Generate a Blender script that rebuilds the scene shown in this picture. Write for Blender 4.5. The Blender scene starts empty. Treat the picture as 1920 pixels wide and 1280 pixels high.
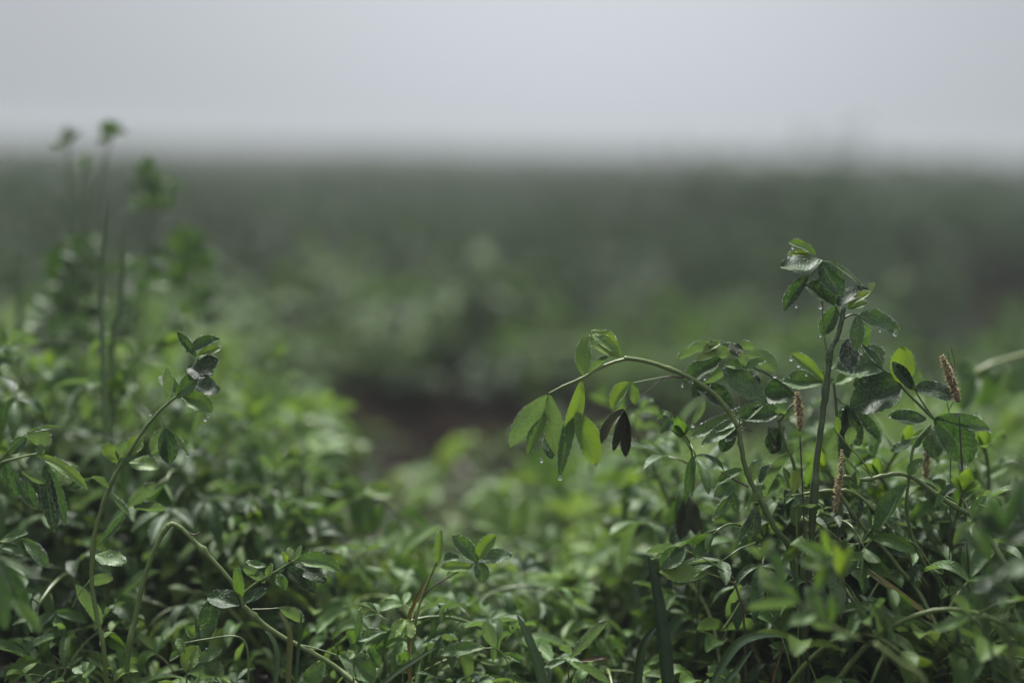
import bpy, math, random
import numpy as np
from mathutils import Vector, Matrix, noise

SC = bpy.context.scene
COL = SC.collection
R = math.radians
UP = Vector((0, 0, 1))

# ------------------------------------------------------------------ camera
CAM_H, PITCH, ROLL, LENS, FOCUS, FSTOP = 0.29, 7.9, 1.1, 50.0, 0.67, 1.85
CM = Matrix.Translation((0, 0, CAM_H)) @ Matrix.Rotation(R(90 - PITCH), 4, 'X') @ Matrix.Rotation(R(ROLL), 4, 'Z')
cd = bpy.data.cameras.new('camera')
cam = bpy.data.objects.new('camera', cd)
COL.objects.link(cam)
cam.matrix_world = CM
cd.lens, cd.sensor_width, cd.clip_start, cd.clip_end = LENS, 36.0, 0.02, 1000
cd.dof.use_dof = True
cd.dof.aperture_blades = 9
cd.dof.focus_distance = FOCUS
cd.dof.aperture_fstop = FSTOP
SC.camera = cam
K = 36.0 / LENS / 1920.0                       # picture units to metres at one metre


def at(x, y, d=FOCUS):
    return CM @ Vector(((x - 960) * K * d, -(y - 640) * K * d, -d))


CAMP = CM.translation.copy()

# ------------------------------------------------------------------ mesh builder


class MB:
    def __init__(s):
        s.v, s.f, s.uv, s.t = [], [], [], []

    def add(s, verts, faces, uvs=None, tint=0.5):
        o = len(s.v)
        s.v += [tuple(p) for p in verts]
        s.f += [tuple(i + o for i in f) for f in faces]
        s.uv += list(uvs) if uvs is not None else [(0, 0)] * len(verts)
        s.t += [tint] * len(verts) if not isinstance(tint, list) else tint

    def arrays(s):
        return np.array(s.v, dtype=np.float32), np.array([f if len(f) == 4 else f + (f[-1],) for f in s.f], dtype=np.int32), \
            np.array(s.uv, dtype=np.float32), np.array(s.t, dtype=np.float32)

    def mesh(s, name, mat, origin=None):
        if origin is not None:
            ox, oy, oz = origin
            vs = [(a - ox, b - oy, c - oz) for a, b, c in s.v]
        else:
            vs = s.v
        m = bpy.data.meshes.new(name)
        m.from_pydata(vs, [], s.f)
        li = np.empty(len(m.loops), dtype=np.int32)
        m.loops.foreach_get('vertex_index', li)
        uv = m.uv_layers.new(name='UVMap')
        uv.data.foreach_set('uv', np.array(s.uv, dtype=np.float32)[li].ravel())
        a = m.attributes.new('tint', 'FLOAT', 'POINT')
        a.data.foreach_set('value', np.array(s.t, dtype=np.float32))
        m.polygons.foreach_set('use_smooth', np.ones(len(m.polygons), dtype=bool))
        m.materials.append(mat)
        m.update()
        return m


def quad_mesh(name, V, F, UV, T, mat):
    m = bpy.data.meshes.new(name)
    m.vertices.add(len(V))
    m.vertices.foreach_set('co', V.astype(np.float32).ravel())
    n = len(F)
    m.loops.add(n * 4)
    m.loops.foreach_set('vertex_index', F.astype(np.int32).ravel())
    m.polygons.add(n)
    m.polygons.foreach_set('loop_start', np.arange(0, n * 4, 4, dtype=np.int32))
    m.polygons.foreach_set('use_smooth', np.ones(n, dtype=bool))
    uv = m.uv_layers.new(name='UVMap')
    uv.data.foreach_set('uv', UV[F.ravel()].astype(np.float32).ravel())
    a = m.attributes.new('tint', 'FLOAT', 'POINT')
    a.data.foreach_set('value', T.astype(np.float32))
    m.materials.append(mat)
    m.update()
    m.validate()
    return m


def link(name, data, parent=None, loc=None):
    o = bpy.data.objects.new(name, data)
    COL.objects.link(o)
    if parent is not None:
        o.parent = parent
    if loc is not None:
        o.location = loc
    return o


def tag(o, label=None, cat=None, group=None, kind=None):
    for k, v in (('label', label), ('category', cat), ('group', group), ('kind', kind)):
        if v:
            o[k] = v
    return o


def catmull(pts, n):
    pts = [Vector(p) for p in pts]
    if len(pts) < 3:
        return [pts[0].lerp(pts[-1], i / n) for i in range(n + 1)]
    P = [pts[0] * 2 - pts[1]] + pts + [pts[-1] * 2 - pts[-2]]
    out, seg = [], len(pts) - 1
    for i in range(n + 1):
        t = i / n * seg
        k = min(int(t), seg - 1)
        u = t - k
        a, b, c, d = P[k:k + 4]
        out.append(0.5 * ((2 * b) + (c - a) * u + (2 * a - 5 * b + 4 * c - d) * u * u + (3 * b - a - 3 * c + d) * u ** 3))
    return out


def tube(mb, pts, r0, r1, sides=7, tint=0.5, nodes=()):
    n = len(pts)
    vs, uvs = [], []
    ref = Vector((0.3, 0.9, 0.2))
    for i, p in enumerate(pts):
        t = (pts[min(i + 1, n - 1)] - pts[max(i - 1, 0)])
        t = t.normalized() if t.length > 1e-9 else UP
        a = t.cross(ref)
        if a.length < 1e-3:
            a = t.cross(Vector((1, 0, 0)))
        a.normalize()
        b = t.cross(a)
        f = i / (n - 1)
        r = r0 + (r1 - r0) * f
        for nd in nodes:
            r *= 1 + 0.35 * math.exp(-((f - nd) * 45) ** 2)
        for k in range(sides):
            g = 2 * math.pi * k / sides
            vs.append(p + (a * math.cos(g) + b * math.sin(g)) * r)
            uvs.append((f, k / sides))
    fs = []
    for i in range(n - 1):
        for k in range(sides):
            k2 = (k + 1) % sides
            fs.append((i * sides + k, i * sides + k2, (i + 1) * sides + k2, (i + 1) * sides + k))
    fs.append(tuple(range(sides))[::-1])
    fs.append(tuple(range((n - 1) * sides, n * sides)))
    mb.add(vs, fs, uvs, tint)


def width_at(u):
    return (max(u, 0) ** 0.85) * (max(1 - u, 0) ** 0.72) / 0.34


def leaflet(mb, P0, Pm, P2, nh, w, fold=0.3, tint=0.5, nu=10, nv=4, teeth=True, wav=0.0, ph=0.0, cup=0.0):
    """One leaflet on the bezier P0-Pm-P2; nh is the wanted upper-side normal; w the full width. Returns its grid."""
    grid, vs, uvs = [], [], []
    L = (P2 - P0).length
    for i in range(nu + 1):
        u = i / nu
        uu = 0.03 + 0.97 * u
        p = P0 * (1 - u) ** 2 + Pm * (2 * u * (1 - u)) + P2 * u * u
        t = (Pm - P0) * (1 - u) + (P2 - Pm) * u
        t = t.normalized() if t.length > 1e-9 else (P2 - P0).normalized()
        n = nh - t * nh.dot(t)
        n = n.normalized() if n.length > 1e-4 else t.orthogonal().normalized()
        s = t.cross(n)
        hw = 0.5 * w * width_at(uu)
        if i == nu:
            hw = 0.04 * w
        tooth = 0.0
        if teeth and u > 0.5 and i < nu:
            tooth = 0.05 * (1 if i % 2 else -1)
        row = []
        for j in range(nv + 1):
            v = -1 + 2 * j / nv
            e = hw * v * (1 + (tooth if abs(v) > 0.99 else 0))
            z = fold * hw * abs(v) - cup * hw * v * v
            z += wav * w * math.sin(u * 9 + ph + v * 2.1) * abs(v)
            q = p + s * e + n * z
            row.append((q, n))
            vs.append(q)
            uvs.append((u, v))
        grid.append(row)
    fs = []
    m = nv + 1
    for i in range(nu):
        for j in range(nv):
            fs.append((i * m + j, i * m + j + 1, (i + 1) * m + j + 1, (i + 1) * m + j))
    mb.add(vs, fs, uvs, tint)
    return grid


def ico(sub):
    import bmesh
    bm = bmesh.new()
    bmesh.ops.create_icosphere(bm, subdivisions=sub, radius=1.0)
    v = [x.co.copy() for x in bm.verts]
    f = [tuple(y.index for y in x.verts) for x in bm.faces]
    bm.free()
    return v, f


ICO1, ICO2 = ico(1), ico(2)


def drop(mb, c, r, hang=False, n=None):
    big = r > 0.00045
    v, f = ICO2 if big else ICO1
    if hang:
        mb.add([c + Vector((p.x * r, p.y * r, p.z * r * 1.1 + (max(p.z, 0) ** 2) * r * 0.5)) for p in v], f)
    else:
        n = n or UP
        mb.add([c + (p - n * (p.dot(n) * 0.35)) * r for p in v], f)


# ------------------------------------------------------------------ materials
def nodes_of(m):
    m.use_nodes = True
    return m.node_tree, m.node_tree.nodes, m.node_tree.links


def math_node(nt, op, a, b=None, c=None, clamp=False):
    n = nt.nodes.new('ShaderNodeMath')
    n.operation = op
    n.use_clamp = clamp
    for i, x in enumerate((a, b, c)):
        if x is None:
            continue
        if isinstance(x, (int, float)):
            n.inputs[i].default_value = x
        else:
            nt.links.new(x, n.inputs[i])
    return n.outputs[0]


def ramp(nt, fac, stops):
    n = nt.nodes.new('ShaderNodeValToRGB')
    el = n.color_ramp.elements
    while len(el) < len(stops):
        el.new(0.5)
    for e, (p, c) in zip(el, stops):
        e.position = p
        e.color = (*c, 1)
    nt.links.new(fac, n.inputs[0])
    return n.outputs[0]


def mixc(nt, fac, a, b, mode='MIX'):
    n = nt.nodes.new('ShaderNodeMix')
    n.data_type = 'RGBA'
    n.blend_type = mode
    for s, x in ((n.inputs['Factor'], fac), (n.inputs[6], a), (n.inputs[7], b)):
        if isinstance(x, (int, float)):
            s.default_value = x
        elif isinstance(x, tuple):
            s.default_value = (*x, 1)
        else:
            nt.links.new(x, s)
    return n.outputs[2]


GREENS = [(0.0, (0.007, 0.024, 0.006)), (0.3, (0.024, 0.064, 0.014)), (0.6, (0.066, 0.138, 0.024)), (0.85, (0.118, 0.195, 0.031)), (1.0, (0.160, 0.228, 0.040))]


def leaf_material(name, fine=True, translucency=0.32, stops=GREENS, under=(0.090, 0.142, 0.050)):
    m = bpy.data.materials.new(name)
    nt, N, L = nodes_of(m)
    N.clear()
    out = N.new('ShaderNodeOutputMaterial')
    at_ = N.new('ShaderNodeAttribute')
    at_.attribute_name = 'tint'
    tint = at_.outputs['Fac']
    oi = N.new('ShaderNodeObjectInfo')
    tc = N.new('ShaderNodeTexCoord')
    nz = N.new('ShaderNodeTexNoise')
    nz.inputs['Scale'].default_value = 120
    nz.inputs['Detail'].default_value = 3
    L.new(tc.outputs['Object'], nz.inputs['Vector'])
    t2 = math_node(nt, 'ADD', tint, math_node(nt, 'MULTIPLY', math_node(nt, 'SUBTRACT', nz.outputs['Fac'], 0.5), 0.28))
    t2 = math_node(nt, 'ADD', t2, math_node(nt, 'MULTIPLY', math_node(nt, 'SUBTRACT', oi.outputs['Random'], 0.5), 0.30), clamp=True)
    col = ramp(nt, t2, stops)
    uv = N.new('ShaderNodeUVMap')
    sep = N.new('ShaderNodeSeparateXYZ')
    L.new(uv.outputs[0], sep.inputs[0])
    u, v = sep.outputs[0], math_node(nt, 'ABSOLUTE', sep.outputs[1])
    mid = math_node(nt, 'SUBTRACT', 1, math_node(nt, 'DIVIDE', v, 0.09), clamp=True)
    col = mixc(nt, math_node(nt, 'MULTIPLY', mid, 0.35), col, (0.13, 0.17, 0.07))
    geo = N.new('ShaderNodeNewGeometry')
    col = mixc(nt, math_node(nt, 'MULTIPLY', geo.outputs['Backfacing'], 0.55), col, under)
    if fine:
        vn = math_node(nt, 'ABSOLUTE', math_node(nt, 'SINE', math_node(nt, 'MULTIPLY', math_node(nt, 'SUBTRACT', u, math_node(nt, 'MULTIPLY', v, 0.22)), 34)))
        vn = math_node(nt, 'SUBTRACT', 1, math_node(nt, 'DIVIDE', vn, 0.3), clamp=True)
        col = mixc(nt, math_node(nt, 'MULTIPLY', vn, 0.13), col, (0.15, 0.20, 0.08))
        n5 = N.new('ShaderNodeTexNoise')
        n5.inputs['Scale'].default_value = 700
        n5.inputs['Detail'].default_value = 2
        L.new(tc.outputs['Object'], n5.inputs['Vector'])
        col = mixc(nt, math_node(nt, 'MULTIPLY', math_node(nt, 'SUBTRACT', n5.outputs['Fac'], 0.46), 1.0, clamp=True), col, (0.15, 0.21, 0.09))
    bs = N.new('ShaderNodeBsdfPrincipled')
    tr = N.new('ShaderNodeBsdfTranslucent')
    mx = N.new('ShaderNodeMixShader')
    mx.inputs[0].default_value = translucency
    L.new(col, bs.inputs['Base Color'])
    hsv = N.new('ShaderNodeHueSaturation')
    hsv.inputs['Hue'].default_value = 0.485
    hsv.inputs['Saturation'].default_value = 1.15
    hsv.inputs['Value'].default_value = 1.6
    L.new(col, hsv.inputs['Color'])
    L.new(hsv.outputs[0], tr.inputs['Color'])
    bs.inputs['Roughness'].default_value = 0.42
    bs.inputs['Specular IOR Level'].default_value = 0.34 if fine else 0.12
    bs.inputs['Sheen Weight'].default_value = 0.04
    bs.inputs['Sheen Roughness'].default_value = 0.4
    bs.inputs['Coat Weight'].default_value = 0.0
    bs.inputs['Coat Roughness'].default_value = 0.22
    bs.inputs['Coat IOR'].default_value = 1.4
    if fine:
        # side veins, uneven surface, and beads of dew that stand up from the surface
        vein = math_node(nt, 'POWER', math_node(nt, 'ABSOLUTE', math_node(nt, 'SINE', math_node(nt, 'MULTIPLY', math_node(nt, 'SUBTRACT', u, math_node(nt, 'MULTIPLY', v, 0.22)), 34))), 0.35)
        vo = N.new('ShaderNodeTexVoronoi')
        vo.inputs['Scale'].default_value = 780
        L.new(tc.outputs['Object'], vo.inputs['Vector'])
        bead = math_node(nt, 'SUBTRACT', 1, math_node(nt, 'DIVIDE', vo.outputs['Distance'], 0.42), clamp=True)
        sc_ = N.new('ShaderNodeSeparateColor')
        L.new(vo.outputs['Color'], sc_.inputs[0])
        n2 = N.new('ShaderNodeTexNoise')
        n2.inputs['Scale'].default_value = 45
        L.new(tc.outputs['Object'], n2.inputs['Vector'])
        gate = math_node(nt, 'GREATER_THAN', math_node(nt, 'ADD', sc_.outputs[0], math_node(nt, 'MULTIPLY', n2.outputs['Fac'], 0.9)), 1.02)
        bead = math_node(nt, 'MULTIPLY', math_node(nt, 'POWER', bead, 0.5), gate)
        h = math_node(nt, 'ADD', math_node(nt, 'MULTIPLY', vein, 0.16), math_node(nt, 'MULTIPLY', bead, 0.9))
        n3 = N.new('ShaderNodeTexNoise')
        n3.inputs['Scale'].default_value = 420
        L.new(tc.outputs['Object'], n3.inputs['Vector'])
        h = math_node(nt, 'ADD', h, math_node(nt, 'MULTIPLY', n3.outputs['Fac'], 0.35))
        bp = N.new('ShaderNodeBump')
        bp.inputs['Strength'].default_value = 0.75
        bp.inputs['Distance'].default_value = 0.00045
        L.new(h, bp.inputs['Height'])
        L.new(bp.outputs[0], bs.inputs['Normal'])
        L.new(math_node(nt, 'SUBTRACT', math_node(nt, 'ADD', 0.44, math_node(nt, 'MULTIPLY', n3.outputs['Fac'], 0.2)), math_node(nt, 'MULTIPLY', bead, 0.3)), bs.inputs['Roughness'])
    L.new(bs.outputs[0], mx.inputs[1])
    L.new(tr.outputs[0], mx.inputs[2])
    L.new(mx.outputs[0], out.inputs[0])
    return m


def simple_mat(name, stops, scale=60, rough=0.5, bump=0.4, dist=0.001, attr=True, spec=0.5, trans=0.0):
    m = bpy.data.materials.new(name)
    nt, N, L = nodes_of(m)
    bs = N['Principled BSDF']
    tc = N.new('ShaderNodeTexCoord')
    nz = N.new('ShaderNodeTexNoise')
    nz.inputs['Scale'].default_value = scale
    nz.inputs['Detail'].default_value = 5
    L.new(tc.outputs['Object'], nz.inputs['Vector'])
    f = nz.outputs['Fac']
    if attr:
        a = N.new('ShaderNodeAttribute')
        a.attribute_name = 'tint'
        f = math_node(nt, 'ADD', a.outputs['Fac'], math_node(nt, 'MULTIPLY', math_node(nt, 'SUBTRACT', f, 0.5), 0.5), clamp=True)
    L.new(ramp(nt, f, stops), bs.inputs['Base Color'])
    bs.inputs['Roughness'].default_value = rough
    bs.inputs['Specular IOR Level'].default_value = spec
    bp = N.new('ShaderNodeBump')
    bp.inputs['Strength'].default_value = bump
    bp.inputs['Distance'].default_value = dist
    L.new(nz.outputs['Fac'], bp.inputs['Height'])
    L.new(bp.outputs[0], bs.inputs['Normal'])
    return m


M_LEAF = leaf_material('alfalfa_leaf')
M_FAR = leaf_material('alfalfa_leaf_distant', fine=False, translucency=.25, under=(.026, .046, .016),
                      stops=[(0, (.005, .015, .0045)), (.3, (.015, .041, .010)), (.6, (.036, .082, .018)), (1, (.072, .132, .026))])
M_STEM = simple_mat('alfalfa_stem', [(0, (0.022, 0.040, 0.016)), (0.5, (0.085, 0.125, 0.034)), (1, (0.15, 0.19, 0.05))], scale=160, rough=0.42, bump=0.3, dist=0.0005)
M_TWIG = simple_mat('brown_twig', [(0, (0.016, 0.012, 0.010)), (1, (0.10, 0.072, 0.035))], scale=200, rough=0.6)
M_DRY = simple_mat('withered_leaf', [(0.2, (0.011, 0.017, 0.008)), (0.5, (0.030, 0.038, 0.014)), (0.8, (0.080, 0.066, 0.026))], scale=150, rough=0.6, spec=0.2)
M_YELLOW = simple_mat('yellowed_blade', [(0.25, (0.030, 0.014, 0.009)), (0.42, (0.12, 0.075, 0.015)), (0.55, (0.165, 0.125, 0.018)), (0.8, (0.10, 0.12, 0.025))], scale=90, rough=0.45)
M_GRASS = simple_mat('grass_blade', [(0, (0.014, 0.036, 0.012)), (0.5, (0.04, 0.085, 0.022)), (1, (0.10, 0.15, 0.06))], scale=90, rough=0.35)
M_SEED = simple_mat('seed_head', [(0, (0.05, 0.034, 0.016)), (0.5, (0.18, 0.13, 0.055)), (1, (0.38, 0.31, 0.16))], scale=300, rough=0.7)
M_SOIL = simple_mat('wet_soil', [(0.35, (0.0015, 0.0009, 0.0006)), (0.55, (0.0055, 0.0024, 0.0012)), (0.8, (0.013, 0.0055, 0.0028))], scale=22, rough=1.0, bump=0.9, dist=0.012, attr=False, spec=0.04)
M_LITTER = simple_mat('leaf_litter', [(0, (0.008, 0.006, 0.005)), (0.5, (0.035, 0.022, 0.012)), (1, (0.09, 0.065, 0.032))], scale=120, rough=0.6)

M_WATER = bpy.data.materials.new('dew_water')
nt, N, L = nodes_of(M_WATER)
b = N['Principled BSDF']
b.inputs['Base Color'].default_value = (1, 1, 1, 1)
b.inputs['Transmission Weight'].default_value = 1.0
b.inputs['Roughness'].default_value = 0.0
b.inputs['IOR'].default_value = 1.33
# a little noise keeps each bead from being the same perfect ball
nz = N.new('ShaderNodeTexNoise')
nz.inputs['Scale'].default_value = 500
bp = N.new('ShaderNodeBump')
bp.inputs['Strength'].default_value = 0.1
bp.inputs['Distance'].default_value = 0.0002
L.new(nz.outputs['Fac'], bp.inputs['Height'])
L.new(bp.outputs[0], b.inputs['Normal'])

M_BEAD = bpy.data.materials.new('dew_bead')
nt, N, L = nodes_of(M_BEAD)
N.clear()
out = N.new('ShaderNodeOutputMaterial')
fr_ = N.new('ShaderNodeFresnel')
fr_.inputs['IOR'].default_value = 1.6
gl = N.new('ShaderNodeBsdfGlossy')
gl.inputs['Roughness'].default_value = 0.12
tp = N.new('ShaderNodeBsdfTransparent')
mx = N.new('ShaderNodeMixShader')
gb = N.new('ShaderNodeNewGeometry')
L.new(math_node(nt, 'MULTIPLY', fr_.outputs[0], math_node(nt, 'SUBTRACT', 1, gb.outputs['Backfacing'])), mx.inputs[0])
L.new(tp.outputs[0], mx.inputs[1])
L.new(gl.outputs[0], mx.inputs[2])
L.new(mx.outputs[0], out.inputs[0])

# ------------------------------------------------------------------ ground
rs = random.Random(7)


def ground_z(x, y):
    z = 0.0
    k = 1.0 / (1.0 + (y / 6.0) ** 2)
    z += 0.022 * (noise.noise(Vector((x * 2.3, y * 2.3, 1.7)))) * k
    z += 0.012 * (noise.noise(Vector((x * 9, y * 9, 4.2)))) * k
    z += 0.006 * (noise.noise(Vector((x * 31, y * 31, 8.1)))) * k
    z += 0.05 * noise.noise(Vector((x * 0.14, y * 0.14, 3.3))) * min(1, max(0, y - 4) / 10)
    return z


xs = sorted(set([round(i * 0.03, 4) for i in range(-46, 47)] + [s * 1.4 * 1.28 ** k for k in range(1, 20) for s in (-1, 1)]))
xs = [x for x in xs if abs(x) < 150]
ys = sorted(set([round(0.1 + i * 0.03, 4) for i in range(0, 80)] + [2.5 * 1.18 ** k for k in range(0, 26)] + [-0.2, -0.8, -3, -12, -40, -140]))
ys = [y for y in ys if abs(y) < 150]
mb = MB()
mb.add([(x, y, ground_z(x, y)) for y in ys for x in xs],
       [(j * len(xs) + i, j * len(xs) + i + 1, (j + 1) * len(xs) + i + 1, (j + 1) * len(xs) + i) for j in range(len(ys) - 1) for i in range(len(xs) - 1)])
tag(link('ground', mb.mesh('ground', M_SOIL)), 'dark wet brown soil under the alfalfa field', 'ground', kind='structure')

# ------------------------------------------------------------------ alfalfa sprigs grown from a random habit


def trifoliate(stem, fol, P, d, up, size, r, tint, nu, nv, gap=None, droop=0.2, petiole=None):
    """A petiole from P along d with three leaflets."""
    pl = petiole if petiole is not None else size * r.uniform(0.5, 1.1)
    d = d.normalized()
    e = P + d * pl - UP * pl * droop * 0.5
    tube(stem if stem is not None else fol, [P, P.lerp(e, 0.5) + UP * pl * 0.06, e], 0.00055, 0.0004, 4, tint)
    dd = (e - P).normalized()
    n = up - dd * up.dot(dd)
    n = n.normalized() if n.length > 1e-3 else dd.orthogonal()
    s = dd.cross(n)
    sh = r.uniform(0.15, 0.75)
    for a, k, st in ((0, 1.0, 0.12), (1, 0.92, 0.0), (-1, 0.92, 0.0)):
        ang = a * r.uniform(0.7, 1.25)
        ld = dd * math.cos(ang) + s * math.sin(ang)
        ll = size * k * r.uniform(0.88, 1.1)
        p0 = e + dd * ll * st
        dr = r.uniform(0.0, 1.0) * droop * 2.2
        pm = p0 + ld * ll * 0.5 + n * ll * r.uniform(0.02, 0.12)
        p2 = p0 + ld * ll * (1 - 0.25 * dr) - UP * ll * dr * 0.75
        nn = (n + s * a * r.uniform(-0.5, 0.3) + dd * r.uniform(-0.2, 0.2)).normalized()
        g_ = leaflet(fol, p0, pm, p2, nn, ll * r.uniform(0.26, 0.38), fold=sh + r.uniform(0, 0.15), tint=min(1, max(0, tint + r.uniform(-0.14, 0.14))), nu=nu, nv=nv,
                teeth=nu > 7, wav=0.05 if nv > 2 else 0, ph=r.uniform(0, 6))
        if hasattr(fol, 'grids'):
            fol.grids.append(g_)


def sprig(seed, length, lean, gravity, nleaf, size=0.022, nu=6, nv=2, sides=5, tint=0.42, start=0.2, branches=0):
    """Stem and foliage of one shoot, its foot at the origin."""
    r = random.Random(seed)
    st, fo = MB(), MB()
    fo.grids = []

    def shoot(P, D, length, nleaf, rad, start, lv):
        n = 12
        pts = [P.copy()]
        d = D.normalized()
        az = r.uniform(0, 6.28)
        for i in range(n):
            d = (d + Vector((math.cos(az) * 0.05, math.sin(az) * 0.05, 0)) + Vector((r.uniform(-.07, .07), r.uniform(-.07, .07), 0.05 - gravity * (i / n) ** 1.3 * 0.5))).normalized()
            pts.append(pts[-1] + d * length / n)
            if pts[-1].z < 0.006:
                pts[-1].z = 0.006
        tube(st, catmull(pts, 18), rad, rad * 0.45, sides, tint + 0.1)
        for k in range(nleaf):
            f = start + (1 - start) * (k + r.uniform(0, 0.6)) / nleaf
            i = min(int(f * n), n - 1)
            p = pts[i].lerp(pts[i + 1], f * n - i)
            t = (pts[i + 1] - pts[i]).normalized()
            g = k * 2.4 + r.uniform(-.5, .5)
            a = t.orthogonal().normalized()
            b_ = t.cross(a)
            out = a * math.cos(g) + b_ * math.sin(g)
            d2 = t * r.uniform(0.3, 0.8) + out + UP * 0.25
            upn = (UP * 1.0 + t * 0.3 + out * 0.25).normalized()
            young = max(0, f - 0.75) * 1.6
            sz = size * (1.0 - 0.45 * max(0, f - 0.7) / 0.3) * r.uniform(0.75, 1.15)
            trifoliate(st, fo, p, d2, upn, sz, r, min(1, tint + young * 0.28 + r.uniform(-.15, .15)), nu, nv, droop=r.uniform(0.1, 0.85))
        # folded young leaves at the growing tip
        t = (pts[-1] - pts[-2]).normalized()
        for k in range(3):
            g = k * 2.1 + r.uniform(0, 1)
            a = t.orthogonal().normalized()
            out = a * math.cos(g) + t.cross(a) * math.sin(g)
            e = pts[-1] + (t * 1.0 + out * 0.45).normalized() * size * r.uniform(0.45, 0.75)
            leaflet(fo, pts[-1], pts[-1].lerp(e, 0.5) + out * 0.002, e, (t * 0.4 - out).normalized(), size * 0.26, fold=0.7, tint=min(1, tint + 0.25), nu=nu, nv=nv, teeth=False)
        return pts

    pts = shoot(Vector((0, 0, -0.004)), Vector((lean, 0, 1)), length, nleaf, 0.0013 + length * 0.003, start, 0)
    for bnum in range(branches):
        i = r.randint(2, 7)
        g = r.uniform(0, 6.28)
        shoot(pts[i], Vector((math.cos(g), math.sin(g), 0.7)), length * r.uniform(0.4, 0.65), max(4, nleaf // 2), 0.001, 0.1, 1)
    return st, fo


PROTO, PV = {}, {}


def proto(kind, i):
    key = (kind, i)
    if key not in PROTO:
        r = random.Random(i * 13 + hash(kind) % 7 if False else i * 13 + len(kind))
        if kind == 'fine low':
            st, fo = sprig(100 + i, r.uniform(0.07, 0.12), r.uniform(0.3, 1.1), r.uniform(0.4, 1.0), 9, 0.028, 10, 4, 6, 0.56, 0.12)
        elif kind == 'fine tall':
            st, fo = sprig(200 + i, r.uniform(0.13, 0.18), r.uniform(0.1, 0.7), r.uniform(0.3, 1.0), 13, 0.025, 10, 4, 7, 0.42, 0.25, 1)
        elif kind == 'fine flat':
            st, fo = sprig(600 + i, r.uniform(0.10, 0.15), r.uniform(2.0, 4.0), r.uniform(0.3, 0.9), 10, 0.029, 10, 4, 6, 0.58, 0.12, 1)
        elif kind == 'flat':
            st, fo = sprig(640 + i, r.uniform(0.12, 0.18), r.uniform(1.8, 4.0), r.uniform(0.3, 0.9), 11, 0.038, 7, 2, 5, 0.66, 0.10, 1)
        elif kind == 'low':
            st, fo = sprig(300 + i, r.uniform(0.09, 0.14), r.uniform(0.5, 1.5), r.uniform(0.5, 1.2), 9, 0.036, 7, 2, 5, 0.60, 0.12, 1)
        elif kind == 'mid':
            st, fo = sprig(400 + i, r.uniform(0.15, 0.21), r.uniform(0.2, 0.9), r.uniform(0.4, 1.1), 13, 0.034, 7, 2, 5, 0.54, 0.12, 2)
        else:
            st, fo = sprig(500 + i, r.uniform(0.23, 0.29), r.uniform(0.05, 0.35), r.uniform(0.1, 0.5), 18, 0.023, 7, 2, 5, 0.36, 0.25, 1)
        wm = MB()
        if kind.startswith('fine'):
            for g in fo.grids:
                wet = r.random()
                for _ in range(int(26 * wet * wet) + 2):
                    i_, j_ = r.randint(3, len(g) - 2), r.choice((0, 0, 4, 4, 1, 2, 3))
                    q, nn = g[i_][j_]
                    rr = .00018 + .00036 * r.random() ** 2
                    drop(wm, q.lerp(g[i_ + 1][j_][0], r.random()) + nn * rr * .3, rr, n=nn)
                if wet > .8:
                    drop(wm, g[-1][2][0] - UP * .0006, .0008, hang=True)
        PV[key] = np.array(fo.v, dtype=np.float32)
        PROTO[key] = (st.mesh('stem', M_STEM), fo.mesh('foliage', M_LEAF), max(v[2] for v in fo.v), wm.mesh('dew', M_BEAD) if wm.v else None)
    return PROTO[key]


def plant(kind, i, x, y, rz, s, label, group, tilt=(0, 0), z=None):
    ms, mf, _h, md = proto(kind, i)
    e = bpy.data.objects.new('alfalfa_plant', None)
    COL.objects.link(e)
    e.empty_display_size = 0.02
    e.location = (x, y, ground_z(x, y) if z is None else z)
    e.rotation_euler = (tilt[0], tilt[1], rz)
    e.scale = (s, s, s)
    tag(e, label, 'plant', group)
    link('stem', ms, e)
    f_ = link('foliage', mf, e)
    if md:
        link('dew', md, f_)
    return e


def px_of(p):
    q = CM.inverted() @ Vector(p)
    return 960 + q.x / -q.z / K, 640 - q.y / -q.z / K, -q.z


# ------------------------------------------------------------------ plants built leaf by leaf
KIND = {'d': 0.14, 'n': 0.46, 'b': 0.72, 'y': 0.86, 'g': 0.35, 'k': 0.06}
hr = random.Random(21)


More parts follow.
